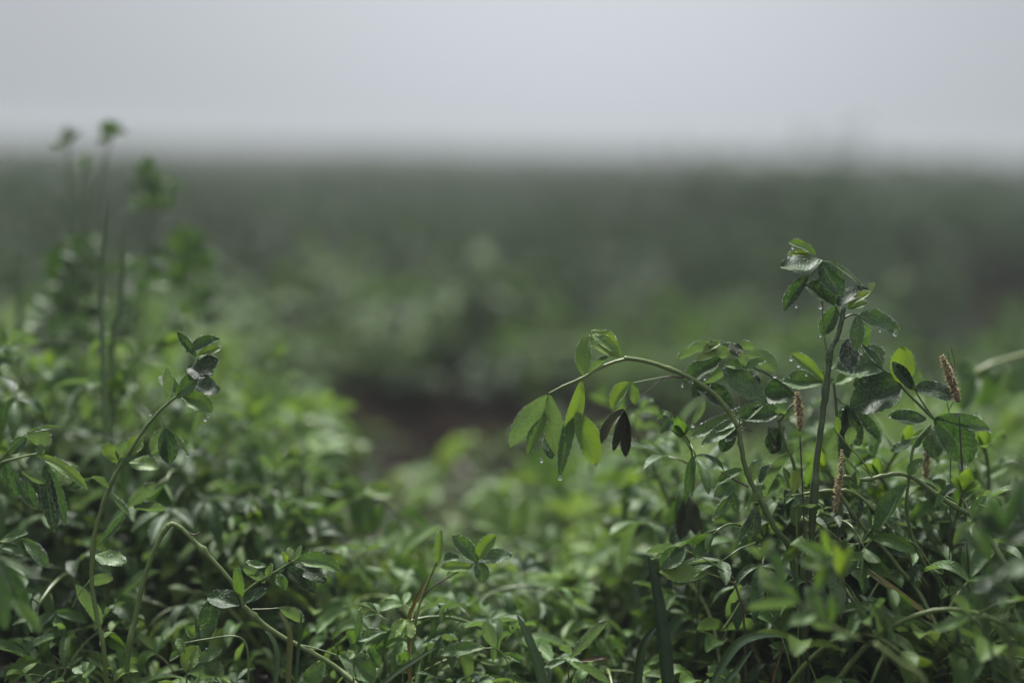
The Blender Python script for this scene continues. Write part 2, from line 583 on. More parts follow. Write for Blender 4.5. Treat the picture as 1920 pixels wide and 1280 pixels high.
class Hero:
    def __init__(s, name, label, cat, depth, foot, group=None):
        s.d, s.o = depth, foot
        e = bpy.data.objects.new(name, None)
        COL.objects.link(e)
        e.empty_display_size = 0.02
        e.location = foot
        s.e = tag(e, label, cat, group)

    def stem(s, pts, r0, r1, tint=0.5, mat=None, name='stem', n=None, nodes=True):
        """pts: (x, y) or (x, y, dz) in picture units; r0, r1 radii in picture units."""
        P = [at(p[0], p[1], s.d + (p[2] if len(p) > 2 else 0)) for p in pts]
        k = K * s.d * 0.6
        mb = MB()
        n = n or max(8, 7 * (len(P) - 1))
        nd = [hr.uniform(0.1, 0.9) for _ in range(max(1, len(P) // 2))] if nodes and r0 > 3 else []
        C = catmull(P, n)
        for i in range(1, len(C) - 1):
            C[i] = C[i] + Vector((hr.gauss(0, 1), hr.gauss(0, 1), hr.gauss(0, 1))) * r0 * k * 0.06
        tube(mb, C, r0 * k, r1 * k, 9, tint, nd)
        return link(name, mb.mesh(name, mat or M_STEM, s.o), s.e)

    def leaf(s, x0, y0, x1, y1, w, kind='n', bow=0.0, dz=None, d0=0.0, face=None, dew=None, fold=None, tip=False, mat=None, name='leaf', cup=0.0):
        d0 = s.d + d0
        if dz is None:
            dz = hr.uniform(-0.006, 0.006)
        P0, P2 = at(x0, y0, d0), at(x1, y1, d0 + dz)
        k = K * d0
        dx, dy = x1 - x0, y1 - y0
        ln = math.hypot(dx, dy) or 1
        mx_, my_ = (x0 + x1) / 2 - dy / ln * bow, (y0 + y1) / 2 + dx / ln * bow
        Pm = at(mx_, my_, d0 + dz * 0.5 - 0.10 * ln * k) if bow == 0 else at(mx_, my_, d0 + dz * 0.5)
        view = (CAMP - P0).normalized()
        if face is None:
            face = hr.uniform(0.55, 0.95)
        up = hr.uniform(0.4, 0.8)
        side = Vector((hr.uniform(-.25, .25), 0, 0))
        nh = view * face + UP * up + side
        if kind in 'gG':
            nh = -view * face + UP * up * 0.8 + side
        t = (P2 - P0).normalized()
        n = nh - t * nh.dot(t)
        n = n.normalized() if n.length > 1e-3 else view
        vp = view - t * view.dot(t)
        c = abs(n.dot(vp.normalized())) if vp.length > 1e-3 else 1
        ww = w * k / max(c, 0.5) * (0.98 if kind in 'yY' else 1.04 if s.d > .63 else 0.66)
        tint = (0.45 if mat is M_DRY else KIND[kind.lower()]) + hr.uniform(-0.07, 0.07)
        mb = MB()
        fold = hr.uniform(0.15, 0.6) if fold is None else fold
        g = leaflet(mb, P0, Pm, P2, n, ww, fold=fold, tint=max(0, min(1, tint)), nu=18, nv=6, teeth=True, wav=0.055, ph=hr.uniform(0, 6), cup=cup)
        o = link(name, mb.mesh(name, mat or M_LEAF, s.o), s.e)
        dew = (0.9 if kind.isupper() else 0.22) if dew is None else dew
        wm = MB()
        area = ln * w
        if dew > 0:
            for _ in range(int(area * 0.055 * dew) + 1):                      # beads on the face seen
                i, j = hr.randint(1, 16), hr.randint(0, 5)
                (q, nn) = g[i][j]
                (q2, _n) = g[i + 1][j + 1]
                sgn = 1 if nn.dot(view) > 0 else -1
                r_ = 0.00020 + 0.00040 * hr.random() ** 2
                drop(wm, q.lerp(q2, hr.random()) + nn * sgn * r_ * 0.35, r_, n=nn)
            for _ in range(int(ln * 0.6 * min(1.2, dew + 0.4))):                                # beads along the rim
                i, j = hr.randint(5, 17), hr.choice((0, 6))
                (q, nn), (q2, _n) = g[i][j], g[i + 1][j]
                r_ = 0.00027 + 0.00040 * hr.random() ** 2
                drop(wm, q.lerp(q2, hr.random()), r_, n=nn)
        if tip:
            q = g[-1][3][0]
            tm = MB()
            drop(tm, q - UP * 0.0007, 0.00095, hang=True)
        if wm.v:
            link('dew', wm.mesh('dew', M_BEAD, s.o), o)
        if tip:
            link('water_drop', tm.mesh('water_drop', M_WATER, s.o), o)
        return o

    def drops(s, pts, name='water_drop'):
        for x, y, r_ in pts:
            wm = MB()
            drop(wm, at(x, y, s.d - 0.004), r_ * K * s.d, hang=True)
            link(name, wm.mesh(name, M_WATER, s.o), s.e)


def foot(x, y, d):
    p = at(x, y, d)
    return Vector((p.x, p.y, ground_z(p.x, p.y)))


# the upright plant right of the middle
h = Hero('alfalfa_plant', 'tall upright alfalfa plant with thick green stem and dark drooping top leaves beaded with dew', 'plant', 0.67, foot(1500, 1400, 0.67))
h.stem([(1500, 1420, .01), (1512, 1150, .005), (1525, 950), (1531, 870), (1545, 760), (1553, 690), (1557, 655), (1568, 634), (1577, 605), (1582, 576)], 11.5, 8.0, 0.16)
h.stem([(1551, 662), (1546, 630), (1541, 560), (1539, 490)], 3.2, 2.4, 0.6, nodes=False)
h.stem([(1557, 641), (1570, 639), (1590, 635)], 2.0, 1.6, 0.15, nodes=False)
h.stem([(1580, 598), (1595, 590), (1608, 590)], 4.0, 2.2, 0.15, nodes=False)
h.stem([(1578, 600), (1572, 585), (1567, 572)], 2.4, 2.0, 0.3, nodes=False)
h.stem([(1537, 486), (1528, 505), (1519, 519)], 2.4, 1.8, 0.15, nodes=False)
h.leaf(1541, 488, 1463, 500, 36, 'd', bow=-12, dew=.35, tip=False, face=.45)
h.leaf(1540, 490, 1580, 554, 42, 'k', bow=6, face=.9, dew=.25)
h.leaf(1541, 489, 1616, 538, 9, 'n', bow=-14, face=.3, dew=.4)
h.leaf(1528, 478, 1479, 455, 17, 'Y', bow=4)
h.leaf(1524, 478, 1476, 479, 14, 'Y', bow=5)
h.leaf(1517, 516, 1470, 582, 25, 'd', bow=7, fold=.8, dew=.9)
h.leaf(1566, 571, 1508, 536, 34, 'd', bow=8, fold=.5, dew=.5, face=.5)
h.leaf(1567, 574, 1540, 628, 30, 'n', bow=-5, face=1, dew=.6)
h.leaf(1569, 572, 1630, 544, 26, 'd', bow=-13, face=.6)
h.leaf(1590, 576, 1633, 548, 15, 'Y', bow=-4)
h.leaf(1588, 578, 1628, 566, 13, 'Y', bow=4)
h.leaf(1628, 556, 1642, 533, 12, 'G')
h.leaf(1610, 591, 1686, 622, 31, 'N', bow=-11, face=.7, fold=.15)
h.leaf(1609, 591, 1602, 659, 27, 'N', bow=-4, d0=-.004, face=1, fold=.15, dew=1.3)
h.leaf(1590, 636, 1597, 697, 35, 'k', bow=3, face=1, fold=.15, dew=2.2)
h.leaf(1600, 605, 1625, 650, 34, 'n', d0=.014)
h.drops([(1493, 575, 2.4), (1538, 576, 3.6), (1537, 629, 3.0), (1679, 625, 5.2), (1650, 620, 2.2), (1596, 697, 5.0), (1478, 481, 2.5), (1486, 465, 2.5), (1492, 471, 2.2)])

# the plant leaning in from the right behind it
h = Hero('alfalfa_plant', 'leaning alfalfa plant with broad dark leaves and one bright translucent leaf, beside the upright stem', 'plant', 0.675, foot(1770, 1400, .68))
h.stem([(1790, 1420, .01), (1765, 1120, .01), (1735, 1062), (1712, 1010), (1700, 950), (1706, 880), (1716, 830), (1745, 797)], 6.0, 4.5, 0.45)
h.stem([(1752, 786), (1728, 763), (1700, 735), (1672, 704), (1650, 688), (1613, 647)], 4.6, 3.4, 0.35)
h.stem([(1752, 786), (1730, 755), (1713, 727)], 3, 2, 0.2, nodes=False)
h.stem([(1720, 818), (1708, 822)], 2, 2, .6, nodes=False)
h.leaf(1690, 722, 1692, 648, 44, 'b', bow=3, face=1.0, dew=.5)
h.leaf(1715, 730, 1672, 678, 24, 'd', bow=-4, face=.6, dew=.2, d0=-.004)
h.leaf(1724, 728, 1704, 680, 26, 'g', d0=.008)
h.leaf(1714, 728, 1792, 746, 30, 'd', bow=-9, face=.7, dew=.25)
h.leaf(1737, 786, 1667, 778, 27, 'd', bow=-6, dew=.6)
h.leaf(1752, 785, 1857, 807, 27, 'n', bow=-7, dew=.7)
h.leaf(1753, 785, 1814, 868, 62, 'd', bow=-16, face=.8, fold=.45, dew=.5)
h.leaf(1690, 722, 1594, 765, 64, 'k', bow=-6, face=.8, fold=.35, dew=.3, d0=.006)
h.leaf(1680, 730, 1600, 720, 50, 'd', bow=4, face=.8, fold=.35, dew=.3, d0=.012)
h.leaf(1652, 690, 1560, 692, 46, 'n', bow=-10, face=.6, dew=.7, d0=.008)
h.leaf(1613, 646, 1655, 690, 13, 'd', face=.5, dew=.6)
h.leaf(1652, 690, 1622, 648, 42, 'g', d0=.013, dew=1)
h.leaf(1709, 824, 1670, 845, 17, 'N', bow=-5)
h.leaf(1712, 838, 1742, 806, 22, 'n', d0=.006)
h.leaf(1750, 800, 1752, 860, 40, 'N', d0=.008, face=.8)
h.drops([(1668, 780, 3.0), (1857, 808, 2.6), (1810, 872, 3.4)])

# the arched plant hanging into the middle
h = Hero('alfalfa_plant', 'arched alfalfa stem bowing left with pale leaves hanging from its tip above the carpet', 'plant', 0.67, foot(1520, 1400, .67))
h.stem([(1530, 1420, .015), (1490, 1070, .005), (1450, 985), (1420, 925), (1400, 885), (1390, 840), (1384, 801)], 9.5, 7, 0.42)
h.stem([(1384, 801), (1360, 762), (1330, 731), (1290, 706), (1240, 686), (1200, 675), (1170, 671)], 7.5, 6.5, 0.7)
h.stem([(1180, 672), (1150, 679), (1120, 692), (1092, 708), (1060, 722), (1028, 738)], 5.5, 2.8, 0.95)
h.stem([(1384, 801), (1398, 804), (1412, 809)], 3.4, 1.6, 0.5, M_TWIG, name='twig', nodes=False)
h.stem([(1386, 798), (1388, 770), (1389, 738)], 2.8, 2.2, 0.7, nodes=False)
h.stem([(1283, 708), (1260, 706), (1242, 708)], 3.2, 2.4, 0.5, M_TWIG, name='twig', nodes=False)
h.stem([(1244, 707), (1215, 712), (1185, 718)], 1.6, 1.2, 0.8, nodes=False)
h.stem([(1244, 708), (1215, 733), (1185, 755), (1170, 770)], 1.6, 1.2, 0.4, M_TWIG, name='twig', nodes=False)
h.leaf(1164, 667, 1108, 619, 40, 'b', bow=-9, face=.8, fold=.5)
h.leaf(1160, 668, 1110, 628, 20, 'b', bow=9, fold=.3, d0=-.004)
h.leaf(1096, 704, 1103, 628, 30, 'b', bow=-11, d0=.004)
h.leaf(1104, 700, 1140, 668, 14, 'G', bow=-3)
h.leaf(1026, 741, 957, 838, 37, 'G', bow=6, face=.7, fold=.2)
h.leaf(1024, 748, 990, 851, 27, 'b', bow=-4, d0=.006)
h.leaf(1030, 741, 1046, 858, 36, 'g', bow=4, face=1)
h.leaf(1090, 712, 1060, 823, 30, 'y', bow=-8, fold=.45)
h.leaf(1085, 745, 1050, 893, 24, 'n', bow=6, d0=.006)
h.leaf(1080, 772, 1117, 872, 42, 'b', bow=-6, face=1)
h.leaf(1020, 820, 1035, 860, 22, 'n', d0=.01)
h.leaf(1182, 717, 1150, 766, 25, 'B', bow=5)
h.leaf(1184, 717, 1190, 760, 18, 'b', bow=-4)
h.leaf(1170, 768, 1128, 832, 19, 'k', bow=10, fold=.9, mat=M_DRY, name='withered_leaf', dew=.3)
h.leaf(1170, 770, 1150, 845, 17, 'n', bow=-5, fold=.9, mat=M_DRY, name='withered_leaf', dew=.2)
h.leaf(1171, 770, 1173, 856, 22, 'n', bow=-6, fold=.8, mat=M_DRY, name='withered_leaf', dew=.2)
h.drops([(1015, 863, 4.0), (1050, 896, 4.6), (1117, 873, 3.6), (1279, 723, 2.8), (1297, 712, 2.0)])
h.stem([(1403, 912), (1380, 900), (1352, 884)], 3.5, 2, 0.5, M_TWIG, name='twig', nodes=False)
h.leaf(1378, 905, 1338, 931, 27, 'n', bow=-7, dew=.8)
h.leaf(1375, 918, 1335, 972, 14, 'N', bow=-6)
h.leaf(1372, 918, 1382, 962, 17, 'k')
h.leaf(1418, 950, 1410, 1011, 28, 'k', dew=2.0, face=1)
h.leaf(1414, 960, 1385, 1014, 12, 'D')
h.leaf(1408, 905, 1420, 862, 22, 'G')
h.leaf(1392, 880, 1345, 905, 18, 'n')
h.drops([(1386, 1016, 3.5), (1337, 972, 3)])

# the cluster of dewy leaves between the arch and the upright stem
h = Hero('alfalfa_plant', 'bushy alfalfa top with dewy grey-green leaves fanning out between the arch and the upright stem', 'plant', 0.675, foot(1480, 1400, .68))
h.stem([(1500, 1420, .01), (1496, 1000, .005), (1490, 880), (1470, 825), (1460, 785)], 6, 4.5, 0.35)
h.stem([(1500, 750), (1475, 726), (1445, 704), (1415, 690), (1390, 678)], 4.2, 2.8, 0.2)
h.stem([(1462, 790), (1480, 765), (1500, 748)], 4.2, 3.8, 0.3)
h.stem([(1388, 672), (1372, 650), (1350, 638)], 2.4, 1.8, .8, nodes=False)
h.stem([(1417, 728), (1404, 702), (1397, 690)], 3, 2, .15, nodes=False)
h.leaf(1338, 643, 1272, 671, 20, 'G', bow=-6)
h.leaf(1345, 654, 1306, 676, 18, 'Y', bow=-5)
h.leaf(1350, 642, 1318, 660, 16, 'Y')
h.leaf(1345, 640, 1330, 655, 20, 'g')
h.leaf(1372, 642, 1348, 672, 24, 'G')
h.leaf(1372, 644, 1385, 669, 24, 'k', mat=M_DRY, name='withered_leaf')
h.leaf(1384, 652, 1417, 650, 18, 'G', bow=-3)
h.leaf(1402, 664, 1456, 697, 32, 'G', bow=-8, face=.6)
h.leaf(1352, 672, 1284, 716, 36, 'N', bow=-4, face=.7)
h.leaf(1366, 690, 1318, 718, 22, 'G')
h.leaf(1436, 757, 1354, 692, 42, 'N', bow=4, face=.8, fold=.15, dew=1.6, d0=-.006)
h.leaf(1396, 691, 1357, 683, 19, 'b', d0=-.006, bow=3)
h.leaf(1398, 690, 1436, 675, 17, 'b', d0=-.006, bow=-3)
h.leaf(1397, 692, 1389, 660, 14, 'g', d0=-.006)
h.leaf(1544, 718, 1464, 716, 33, 'n', bow=-5, dew=.7)
h.leaf(1545, 714, 1480, 661, 21, 'b', bow=4, dew=.4)
h.leaf(1434, 757, 1296, 817, 30, 'N', bow=-10, fold=.35)
h.leaf(1400, 775, 1315, 833, 24, 'N', bow=-8, fold=.35)
h.leaf(1467, 768, 1386, 783, 30, 'd', bow=-10, face=.7)
h.leaf(1486, 740, 1430, 742, 44, 'd', face=.9, d0=.008)
h.leaf(1375, 765, 1304, 728, 36, 'd', bow=6, d0=.01)
h.leaf(1322, 752, 1299, 795, 13, 'G', bow=-3, tip=True)
h.leaf(1378, 798, 1352, 846, 30, 'd', d0=.008)
h.leaf(1395, 800, 1360, 826, 17, 'D')
h.leaf(1410, 695, 1418, 728, 22, 'd', d0=.01)
h.leaf(1440, 800, 1470, 850, 30, 'k', d0=.01)
h.leaf(1470, 800, 1445, 850, 36, 'd', d0=.012)
h.leaf(1450, 870, 1425, 905, 24, 'D', d0=.004)
h.leaf(1475, 770, 1452, 778, 14, 'g', d0=-.004)
h.leaf(1330, 705, 1300, 745, 30, 'd', d0=.014)
h.drops([(1321, 709, 3.6), (1453, 705, 4.2), (1483, 673, 3.6), (1497, 685, 3.4), (1512, 702, 2.8), (1296, 819, 2.8), (1317, 834, 2.4)])

# second stalk behind with hanging dark leaves
h = Hero('alfalfa_plant', 'thin dark green stalk behind the upright stem with limp dark leaves hanging to its right', 'plant', 0.69, foot(1580, 1390, .69))
h.stem([(1590, 1400, .01), (1580, 1050), (1574, 850), (1568, 770), (1563, 715)], 5.5, 4, 0.3)
h.stem([(1568, 745), (1578, 755), (1588, 762)], 2.2, 1.8, .2, nodes=False)
h.leaf(1586, 760, 1652, 830, 20, 'd', bow=-12, face=.5)
h.leaf(1586, 762, 1612, 836, 36, 'k', bow=4)
h.leaf(1584, 762, 1575, 820, 26, 'd')
h.leaf(1566, 720, 1605, 705, 20, 'b', bow=-4)
h.leaf(1565, 720, 1530, 700, 18, 'n')
h.leaf(1572, 800, 1590, 860, 22, 'd')
h.leaf(1570, 800, 1545, 850, 26, 'g', d0=.01)
h.leaf(1580, 860, 1600, 920, 24, 'G')
h.drops([(1628, 806, 4), (1580, 765, 3)])

# bare creeping stems low on the right
for lab, pts, r0, r1, tn, lv in (
    ('long pale green stem snaking level across the right tangle and dipping at its right end', [(1900, 1080, -.02), (1835, 980), (1800, 955), (1760, 930), (1722, 901), (1690, 888), (1655, 892), (1620, 899), (1582, 893)], 8.5, 6, .55,
     [(1760, 930, 1800, 905, 16, 'd'), (1700, 890, 1730, 860, 20, 'n'), (1825, 975, 1850, 930, 26, 'n'), (1600, 897, 1588, 860, 13, 'G')]),
    ('pale stem in the lower right that runs level then kinks steeply down to the right', [(1740, 1100, .01), (1680, 1012), (1664, 985), (1640, 956), (1605, 926), (1575, 919), (1530, 922), (1482, 930)], 6, 4.5, .75,
     [(1500, 925, 1488, 985, 22, 'n'), (1600, 925, 1608, 880, 16, 'G'), (1612, 930, 1600, 980, 24, 'D'), (1700, 1045, 1665, 1030, 12, 'd')]),
    ('straight green stem slanting down to the right below the creeping pale ones', [(1760, 1180, -.01), (1720, 1106), (1690, 1070), (1660, 1032), (1633, 1004), (1600, 964), (1575, 926)], 7.5, 7, .5,
     [(1640, 1010, 1625, 1060, 14, 'd'), (1700, 1090, 1730, 1060, 26, 'd')]),
    ('thin hooked stem curling up at its right end under the straight slanting stem', [(1500, 960, .01), (1550, 992), (1580, 1016), (1606, 1020), (1622, 1010), (1626, 998)], 3.6, 2.4, .5, []),
    ('crooked light green stem rising left past the dark hanging leaves to the seed heads', [(1640, 905), (1628, 880), (1610, 855), (1590, 835), (1572, 812)], 3.2, 2.6, .8, [(1590, 835, 1600, 800, 20, 'g'), (1572, 812, 1568, 780, 12, 'b')]),
    ('thin green runner crossing the dark soil towards the lower right, thinner than its neighbours', [(1780, 1110), (1745, 1060), (1718, 1022), (1680, 1005), (1660, 990)], 3.0, 2.4, .55, [(1745, 1060, 1770, 1075, 12, 'n')]),
):
    h = Hero('alfalfa_runner', lab, 'stem', 0.672, foot(1650, 1400, .68), None)
    h.stem(pts, r0, r1, tn)
    for q in lv:
        h.leaf(*q)

# young bright shoot
h = Hero('alfalfa_shoot', 'small yellow-green shoot with two upright leaflets beside the foot of the upright stem', 'plant', 0.665, foot(1490, 1400, .67))
h.stem([(1500, 1400, .01), (1494, 1000), (1490, 925)], 3, 2.2, .6)
h.leaf(1488, 922, 1499, 878, 24, 'y', bow=-3, face=1, dew=.1)
h.leaf(1486, 920, 1469, 876, 14, 'b', bow=2, dew=.1)

# near soft plant
h = Hero('alfalfa_plant', 'soft out-of-focus pale green alfalfa sprig close to the lens at the lower right', 'plant', 0.59, foot(1700, 1500, .59))
h.stem([(1760, 1500), (1735, 1290), (1690, 1245), (1640, 1206)], 10, 8, .7)
h.stem([(1612, 1196), (1570, 1180), (1530, 1150), (1490, 1125)], 6, 4, .7)
h.stem([(1580, 1150), (1576, 1100), (1578, 1075)], 4, 3, .6, nodes=False)
h.leaf(1560, 1052, 1492, 1018, 36, 'b', bow=6)
h.leaf(1556, 1040, 1543, 990, 22, 'b')
h.leaf(1560, 1050, 1500, 1050, 44, 'b', bow=-10, face=.8)
h.leaf(1545, 1050, 1530, 1110, 38, 'b', bow=-12)
h.leaf(1576, 1078, 1567, 1020, 22, 'y', bow=3)
h.leaf(1578, 1080, 1600, 1024, 20, 'y', bow=-3)
h.leaf(1500, 1125, 1425, 1080, 34, 'b')
h.leaf(1500, 1128, 1400, 1140, 30, 'g')
h.leaf(1530, 1150, 1480, 1170, 36, 'b')
h.leaf(1545, 1160, 1510, 1100, 40, 'b')
h.leaf(1560, 1165, 1560, 1110, 30, 'n')
h.leaf(1570, 1180, 1515, 1165, 30, 'g')
h.leaf(1450, 1110, 1425, 1060, 36, 'b')
h.leaf(1470, 1090, 1440, 1030, 34, 'n')
h.leaf(1440, 1040, 1415, 1040, 20, 'g')
h.leaf(1432, 1035, 1448, 1012, 18, 'y')
h.leaf(1430, 1040, 1405, 1025, 18, 'g')
h.leaf(1610, 1196, 1560, 1190, 18, 'b')

h = Hero('alfalfa_plant', 'dark blurred alfalfa clump close to the lens at the right edge of the photo', 'plant', 0.56, foot(1900, 1600, .56))
h.stem([(1930, 1600), (1900, 1300), (1885, 1120), (1880, 1000)], 7, 4, .3)
h.stem([(1885, 1080), (1850, 1050), (1822, 1010)], 4, 3, .4)
for q in ((1880, 1000, 1850, 930, 40, 'd'), (1882, 1000, 1930, 900, 50, 'd'), (1885, 1010, 1820, 960, 44, 'd'), (1885, 1020, 1950, 980, 50, 'd'), (1850, 1050, 1800, 1000, 34, 'n'), (1850, 1050, 1845, 985, 34, 'n'), (1845, 1048, 1792, 975, 28, 'n'),
          (1885, 1080, 1930, 1050, 50, 'd'), (1885, 1100, 1850, 1130, 46, 'k'), (1890, 1060, 1840, 1090, 40, 'd'), (1870, 980, 1840, 950, 26, 'g'), (1900, 960, 1905, 890, 40, 'g')):
    h.leaf(*q)

h = Hero('clover_sprig', 'small blurred sprig with silvery leaflets over the dark soil at the lower right', 'plant', 0.61, foot(1800, 1450, .61))
h.stem([(1880, 1450), (1905, 1180), (1870, 1157), (1822, 1156)], 3, 2, .5)
for q in ((1820, 1150, 1788, 1114, 32, 'G'), (1818, 1156, 1770, 1178, 30, 'G'), (1800, 1165, 1748, 1182, 24, 'n'), (1795, 1175, 1795, 1215, 22, 'd'), (1830, 1135, 1790, 1085, 20, 'd'), (1826, 1110, 1858, 1088, 32, 'D')):
    h.leaf(*q)

h = Hero('clover_sprig', 'lit bright sprig with two thin stalks pointing left beside the dark grass blade', 'plant', 0.665, foot(1380, 1400, .67))
h.stem([(1400, 1400, .01), (1396, 1180), (1378, 1090)], 4, 3.5, .45, M_TWIG)
h.stem([(1376, 1084), (1335, 1055), (1283, 1030)], 2.4, 1.8, .9, nodes=False)
h.stem([(1376, 1092), (1350, 1082), (1322, 1072)], 2.4, 1.8, .9, nodes=False)
h.leaf(1283, 1030, 1213, 1035, 15, 'G', bow=-4, face=.5)
h.leaf(1283, 1031, 1238, 1062, 36, 'n', face=.9)
h.leaf(1324, 1073, 1236, 1072, 36, 'y', bow=-5, fold=.15, face=.8)
h.leaf(1322, 1073, 1262, 1098, 18, 'b', bow=3)
h.drops([(1222, 1045, 2.8), (1234, 1044, 2.2)])
h.stem([(1355, 1180), (1375, 1150), (1388, 1128)], 3.4, 2.4, .85, nodes=False)

# left stem
h = Hero('alfalfa_plant', 'long slender alfalfa stem bending right, with a bright star of leaves half way up', 'plant', 0.672, foot(200, 1400, .67))
h.stem([(205, 1420, .01), (197, 1240), (181, 1150), (172, 1080), (178, 1000), (195, 940), (216, 890), (250, 835), (282, 790), (310, 760), (333, 742)], 8, 4, .6)
h.stem([(207, 920), (214, 895), (220, 868)], 3, 2.2, .6, nodes=False)
h.stem([(292, 772), (303, 785), (308, 802)], 2, 1.6, .5, nodes=False)
h.stem([(332, 742), (350, 715), (365, 690), (372, 670)], 3, 2, .5, nodes=False)
h.stem([(205, 918), (190, 902), (170, 896)], 2, 1.5, .5, nodes=False)
h.leaf(220, 866, 192, 832, 26, 'b', bow=3, face=1)
h.leaf(222, 862, 232, 826, 22, 'g')
h.leaf(238, 855, 268, 820, 30, 'b', bow=-4)
h.leaf(243, 866, 296, 880, 28, 'b', bow=-5, face=.9)
h.leaf(222, 858, 250, 852, 14, 'n')
h.leaf(314, 748, 313, 688, 18, 'G', bow=3)
h.leaf(332, 745, 375, 706, 30, 'n', bow=-3)
h.leaf(340, 745, 398, 772, 34, 'n', bow=-10)
h.leaf(308, 803, 284, 852, 28, 'G', bow=-4, face=1)
h.leaf(310, 803, 318, 868, 36, 'd', face=.9)
h.leaf(311, 803, 352, 852, 8, 'n', bow=-9)
h.leaf(362, 700, 410, 675, 32, 'd')
h.leaf(370, 668, 416, 653, 17, 'b', bow=-4)
h.leaf(350, 660, 412, 636, 20, 'd', bow=-8)
h.leaf(352, 690, 400, 700, 38, 'd')
h.leaf(335, 735, 300, 705, 24, 'n', d0=.01)
h.leaf(360, 720, 412, 730, 34, 'd', d0=.01)
h.leaf(368, 668, 332, 622, 16, 'd')
h.leaf(170, 896, 124, 915, 17, 'n', bow=-8)
h.leaf(172, 894, 205, 915, 12, 'g', bow=-4)
h.leaf(208, 922, 243, 966, 11, 'G')
h.leaf(183, 1022, 240, 958, 14, 'N', bow=3)
h.leaf(177, 1040, 238, 1055, 28, 'n', d0=.008)
h.leaf(240, 950, 292, 905, 26, 'G', d0=.015)
h.leaf(250, 950, 312, 955, 18, 'G', d0=.015)
h.leaf(142, 1096, 190, 1170, 24, 'G', d0=.005)
h.leaf(165, 1090, 212, 1084, 22, 'G', d0=.004)
h.drops([(385, 786, 3.6), (352, 853, 3.4), (391, 780, 2.2), (282, 776, 3.2)])
h.stem([(135, 1140), (150, 1110), (172, 1085)], 2.2, 1.8, .6, nodes=False)

h = Hero('alfalfa_plant', 'alfalfa sprig entering from the left edge with one round dewy leaf and limp dark leaves', 'plant', 0.665, foot(-30, 1400, .67))
h.stem([(-60, 1420), (-70, 1050), (-40, 890), (0, 868), (35, 858), (70, 850)], 6, 3, .75)
h.stem([(0, 862), (24, 836), (50, 812)], 2.4, 1.8, .6, nodes=False)
h.leaf(50, 812, 108, 800, 9, 'n', bow=-4)
h.leaf(52, 814, 96, 832, 32, 'G', bow=-6, dew=1.3, face=1)
h.leaf(76, 854, 74, 832, 16, 'g')
h.leaf(66, 852, 164, 918, 20, 'b', bow=-16)
h.leaf(84, 872, 104, 1000, 28, 'd', bow=5, fold=.5)
h.leaf(88, 870, 122, 985, 22, 'N', bow=-4, fold=.5)
h.leaf(28, 895, 70, 955, 26, 'N', bow=-4)
h.leaf(40, 885, 84, 905, 18, 'g')
h.leaf(20, 850, 50, 820, 24, 'n', d0=.01)
h.leaf(118, 890, 150, 880, 20, 'n', d0=.01)
h.leaf(10, 870, 30, 930, 30, 'd', d0=.01)
h.leaf(0, 1014, 52, 1000, 15, 'n', bow=-3)
h.leaf(0, 1022, 46, 1040, 20, 'n')
h.leaf(44, 1010, 90, 1064, 24, 'N', bow=-5)
h.stem([(-20, 1010), (10, 1016), (46, 1010)], 2, 1.6, .5, nodes=False)

h = Hero('alfalfa_plant', 'near out-of-focus leaves hanging low at the left edge of the photo', 'plant', 0.60, foot(-60, 1500, .6))
h.stem([(-80, 1560), (-90, 1200), (-50, 1060), (0, 1045)], 7, 4, .5)
h.leaf(-5, 1042, 74, 1086, 18, 'N', bow=-5)
h.leaf(-5, 1050, 10, 1180, 50, 'n')
h.leaf(10, 1060, 50, 1150, 50, 'd', d0=.01)
h.leaf(18, 1120, 76, 1188, 34, 'b', bow=-5)
h.leaf(-30, 1050, -10, 1140, 50, 'n')

# kinked stem
h = Hero('alfalfa_plant', 'sharply kinked light green stem making an upside-down V at the lower left', 'plant', 0.672, foot(240, 1400, .67))
h.stem([(225, 1420, .01), (240, 1230), (254, 1156), (270, 1085), (294, 1022), (312, 990), (323, 981)], 8.5, 7, .62)
h.stem([(321, 981), (335, 987), (350, 1000), (385, 1036), (424, 1078), (448, 1112), (458, 1138)], 7.5, 6.5, .6)
h.stem([(456, 1135), (485, 1162), (520, 1188), (580, 1221), (640, 1258), (690, 1310, -.01), (730, 1400, -.02)], 7.5, 8.5, .6)
h.stem([(545, 1206), (580, 1212), (615, 1222), (632, 1228)], 2.6, 2, .7, nodes=False)
h.stem([(345, 993), (362, 1002), (375, 998)], 3, 2, .6, M_TWIG, name='twig', nodes=False)
h.leaf(636, 1226, 702, 1280, 44, 'N', bow=-8, face=.9, d0=-.004)
h.stem([(450, 1118), (475, 1096), (515, 1072), (552, 1050)], 3.6, 2.8, .7)
h.leaf(553, 1052, 636, 1068, 30, 'n', bow=-10, face=.8)
h.leaf(553, 1050, 566, 1022, 9, 'G')
h.leaf(545, 1050, 541, 1026, 13, 'y')
h.leaf(540, 1056, 528, 1035, 11, 'b')
h.leaf(497, 1092, 456, 1064, 20, 'g', bow=3)
h.leaf(500, 1086, 510, 1056, 12, 'b')
h.leaf(500, 1060, 462, 1052, 14, 'n', bow=-6)
h.leaf(540, 1064, 592, 1110, 26, 'd', bow=-6)
h.leaf(555, 1058, 612, 1090, 28, 'd', d0=.006)
h.leaf(520, 1075, 535, 1105, 20, 'n', d0=.006)
h.leaf(452, 1125, 444, 1062, 20, 'n')
h.leaf(455, 1130, 500, 1108, 18, 'd')
h.leaf(448, 1135, 390, 1118, 34, 'd')
h.leaf(400, 1120, 388, 1185, 36, 'd', d0=.004)
h.leaf(524, 1140, 570, 1165, 22, 'G')
h.stem([(470, 1142), (500, 1141), (524, 1139)], 2, 1.5, .6, nodes=False)
h.leaf(608, 1240, 572, 1290, 34, 'n', d0=-.004)

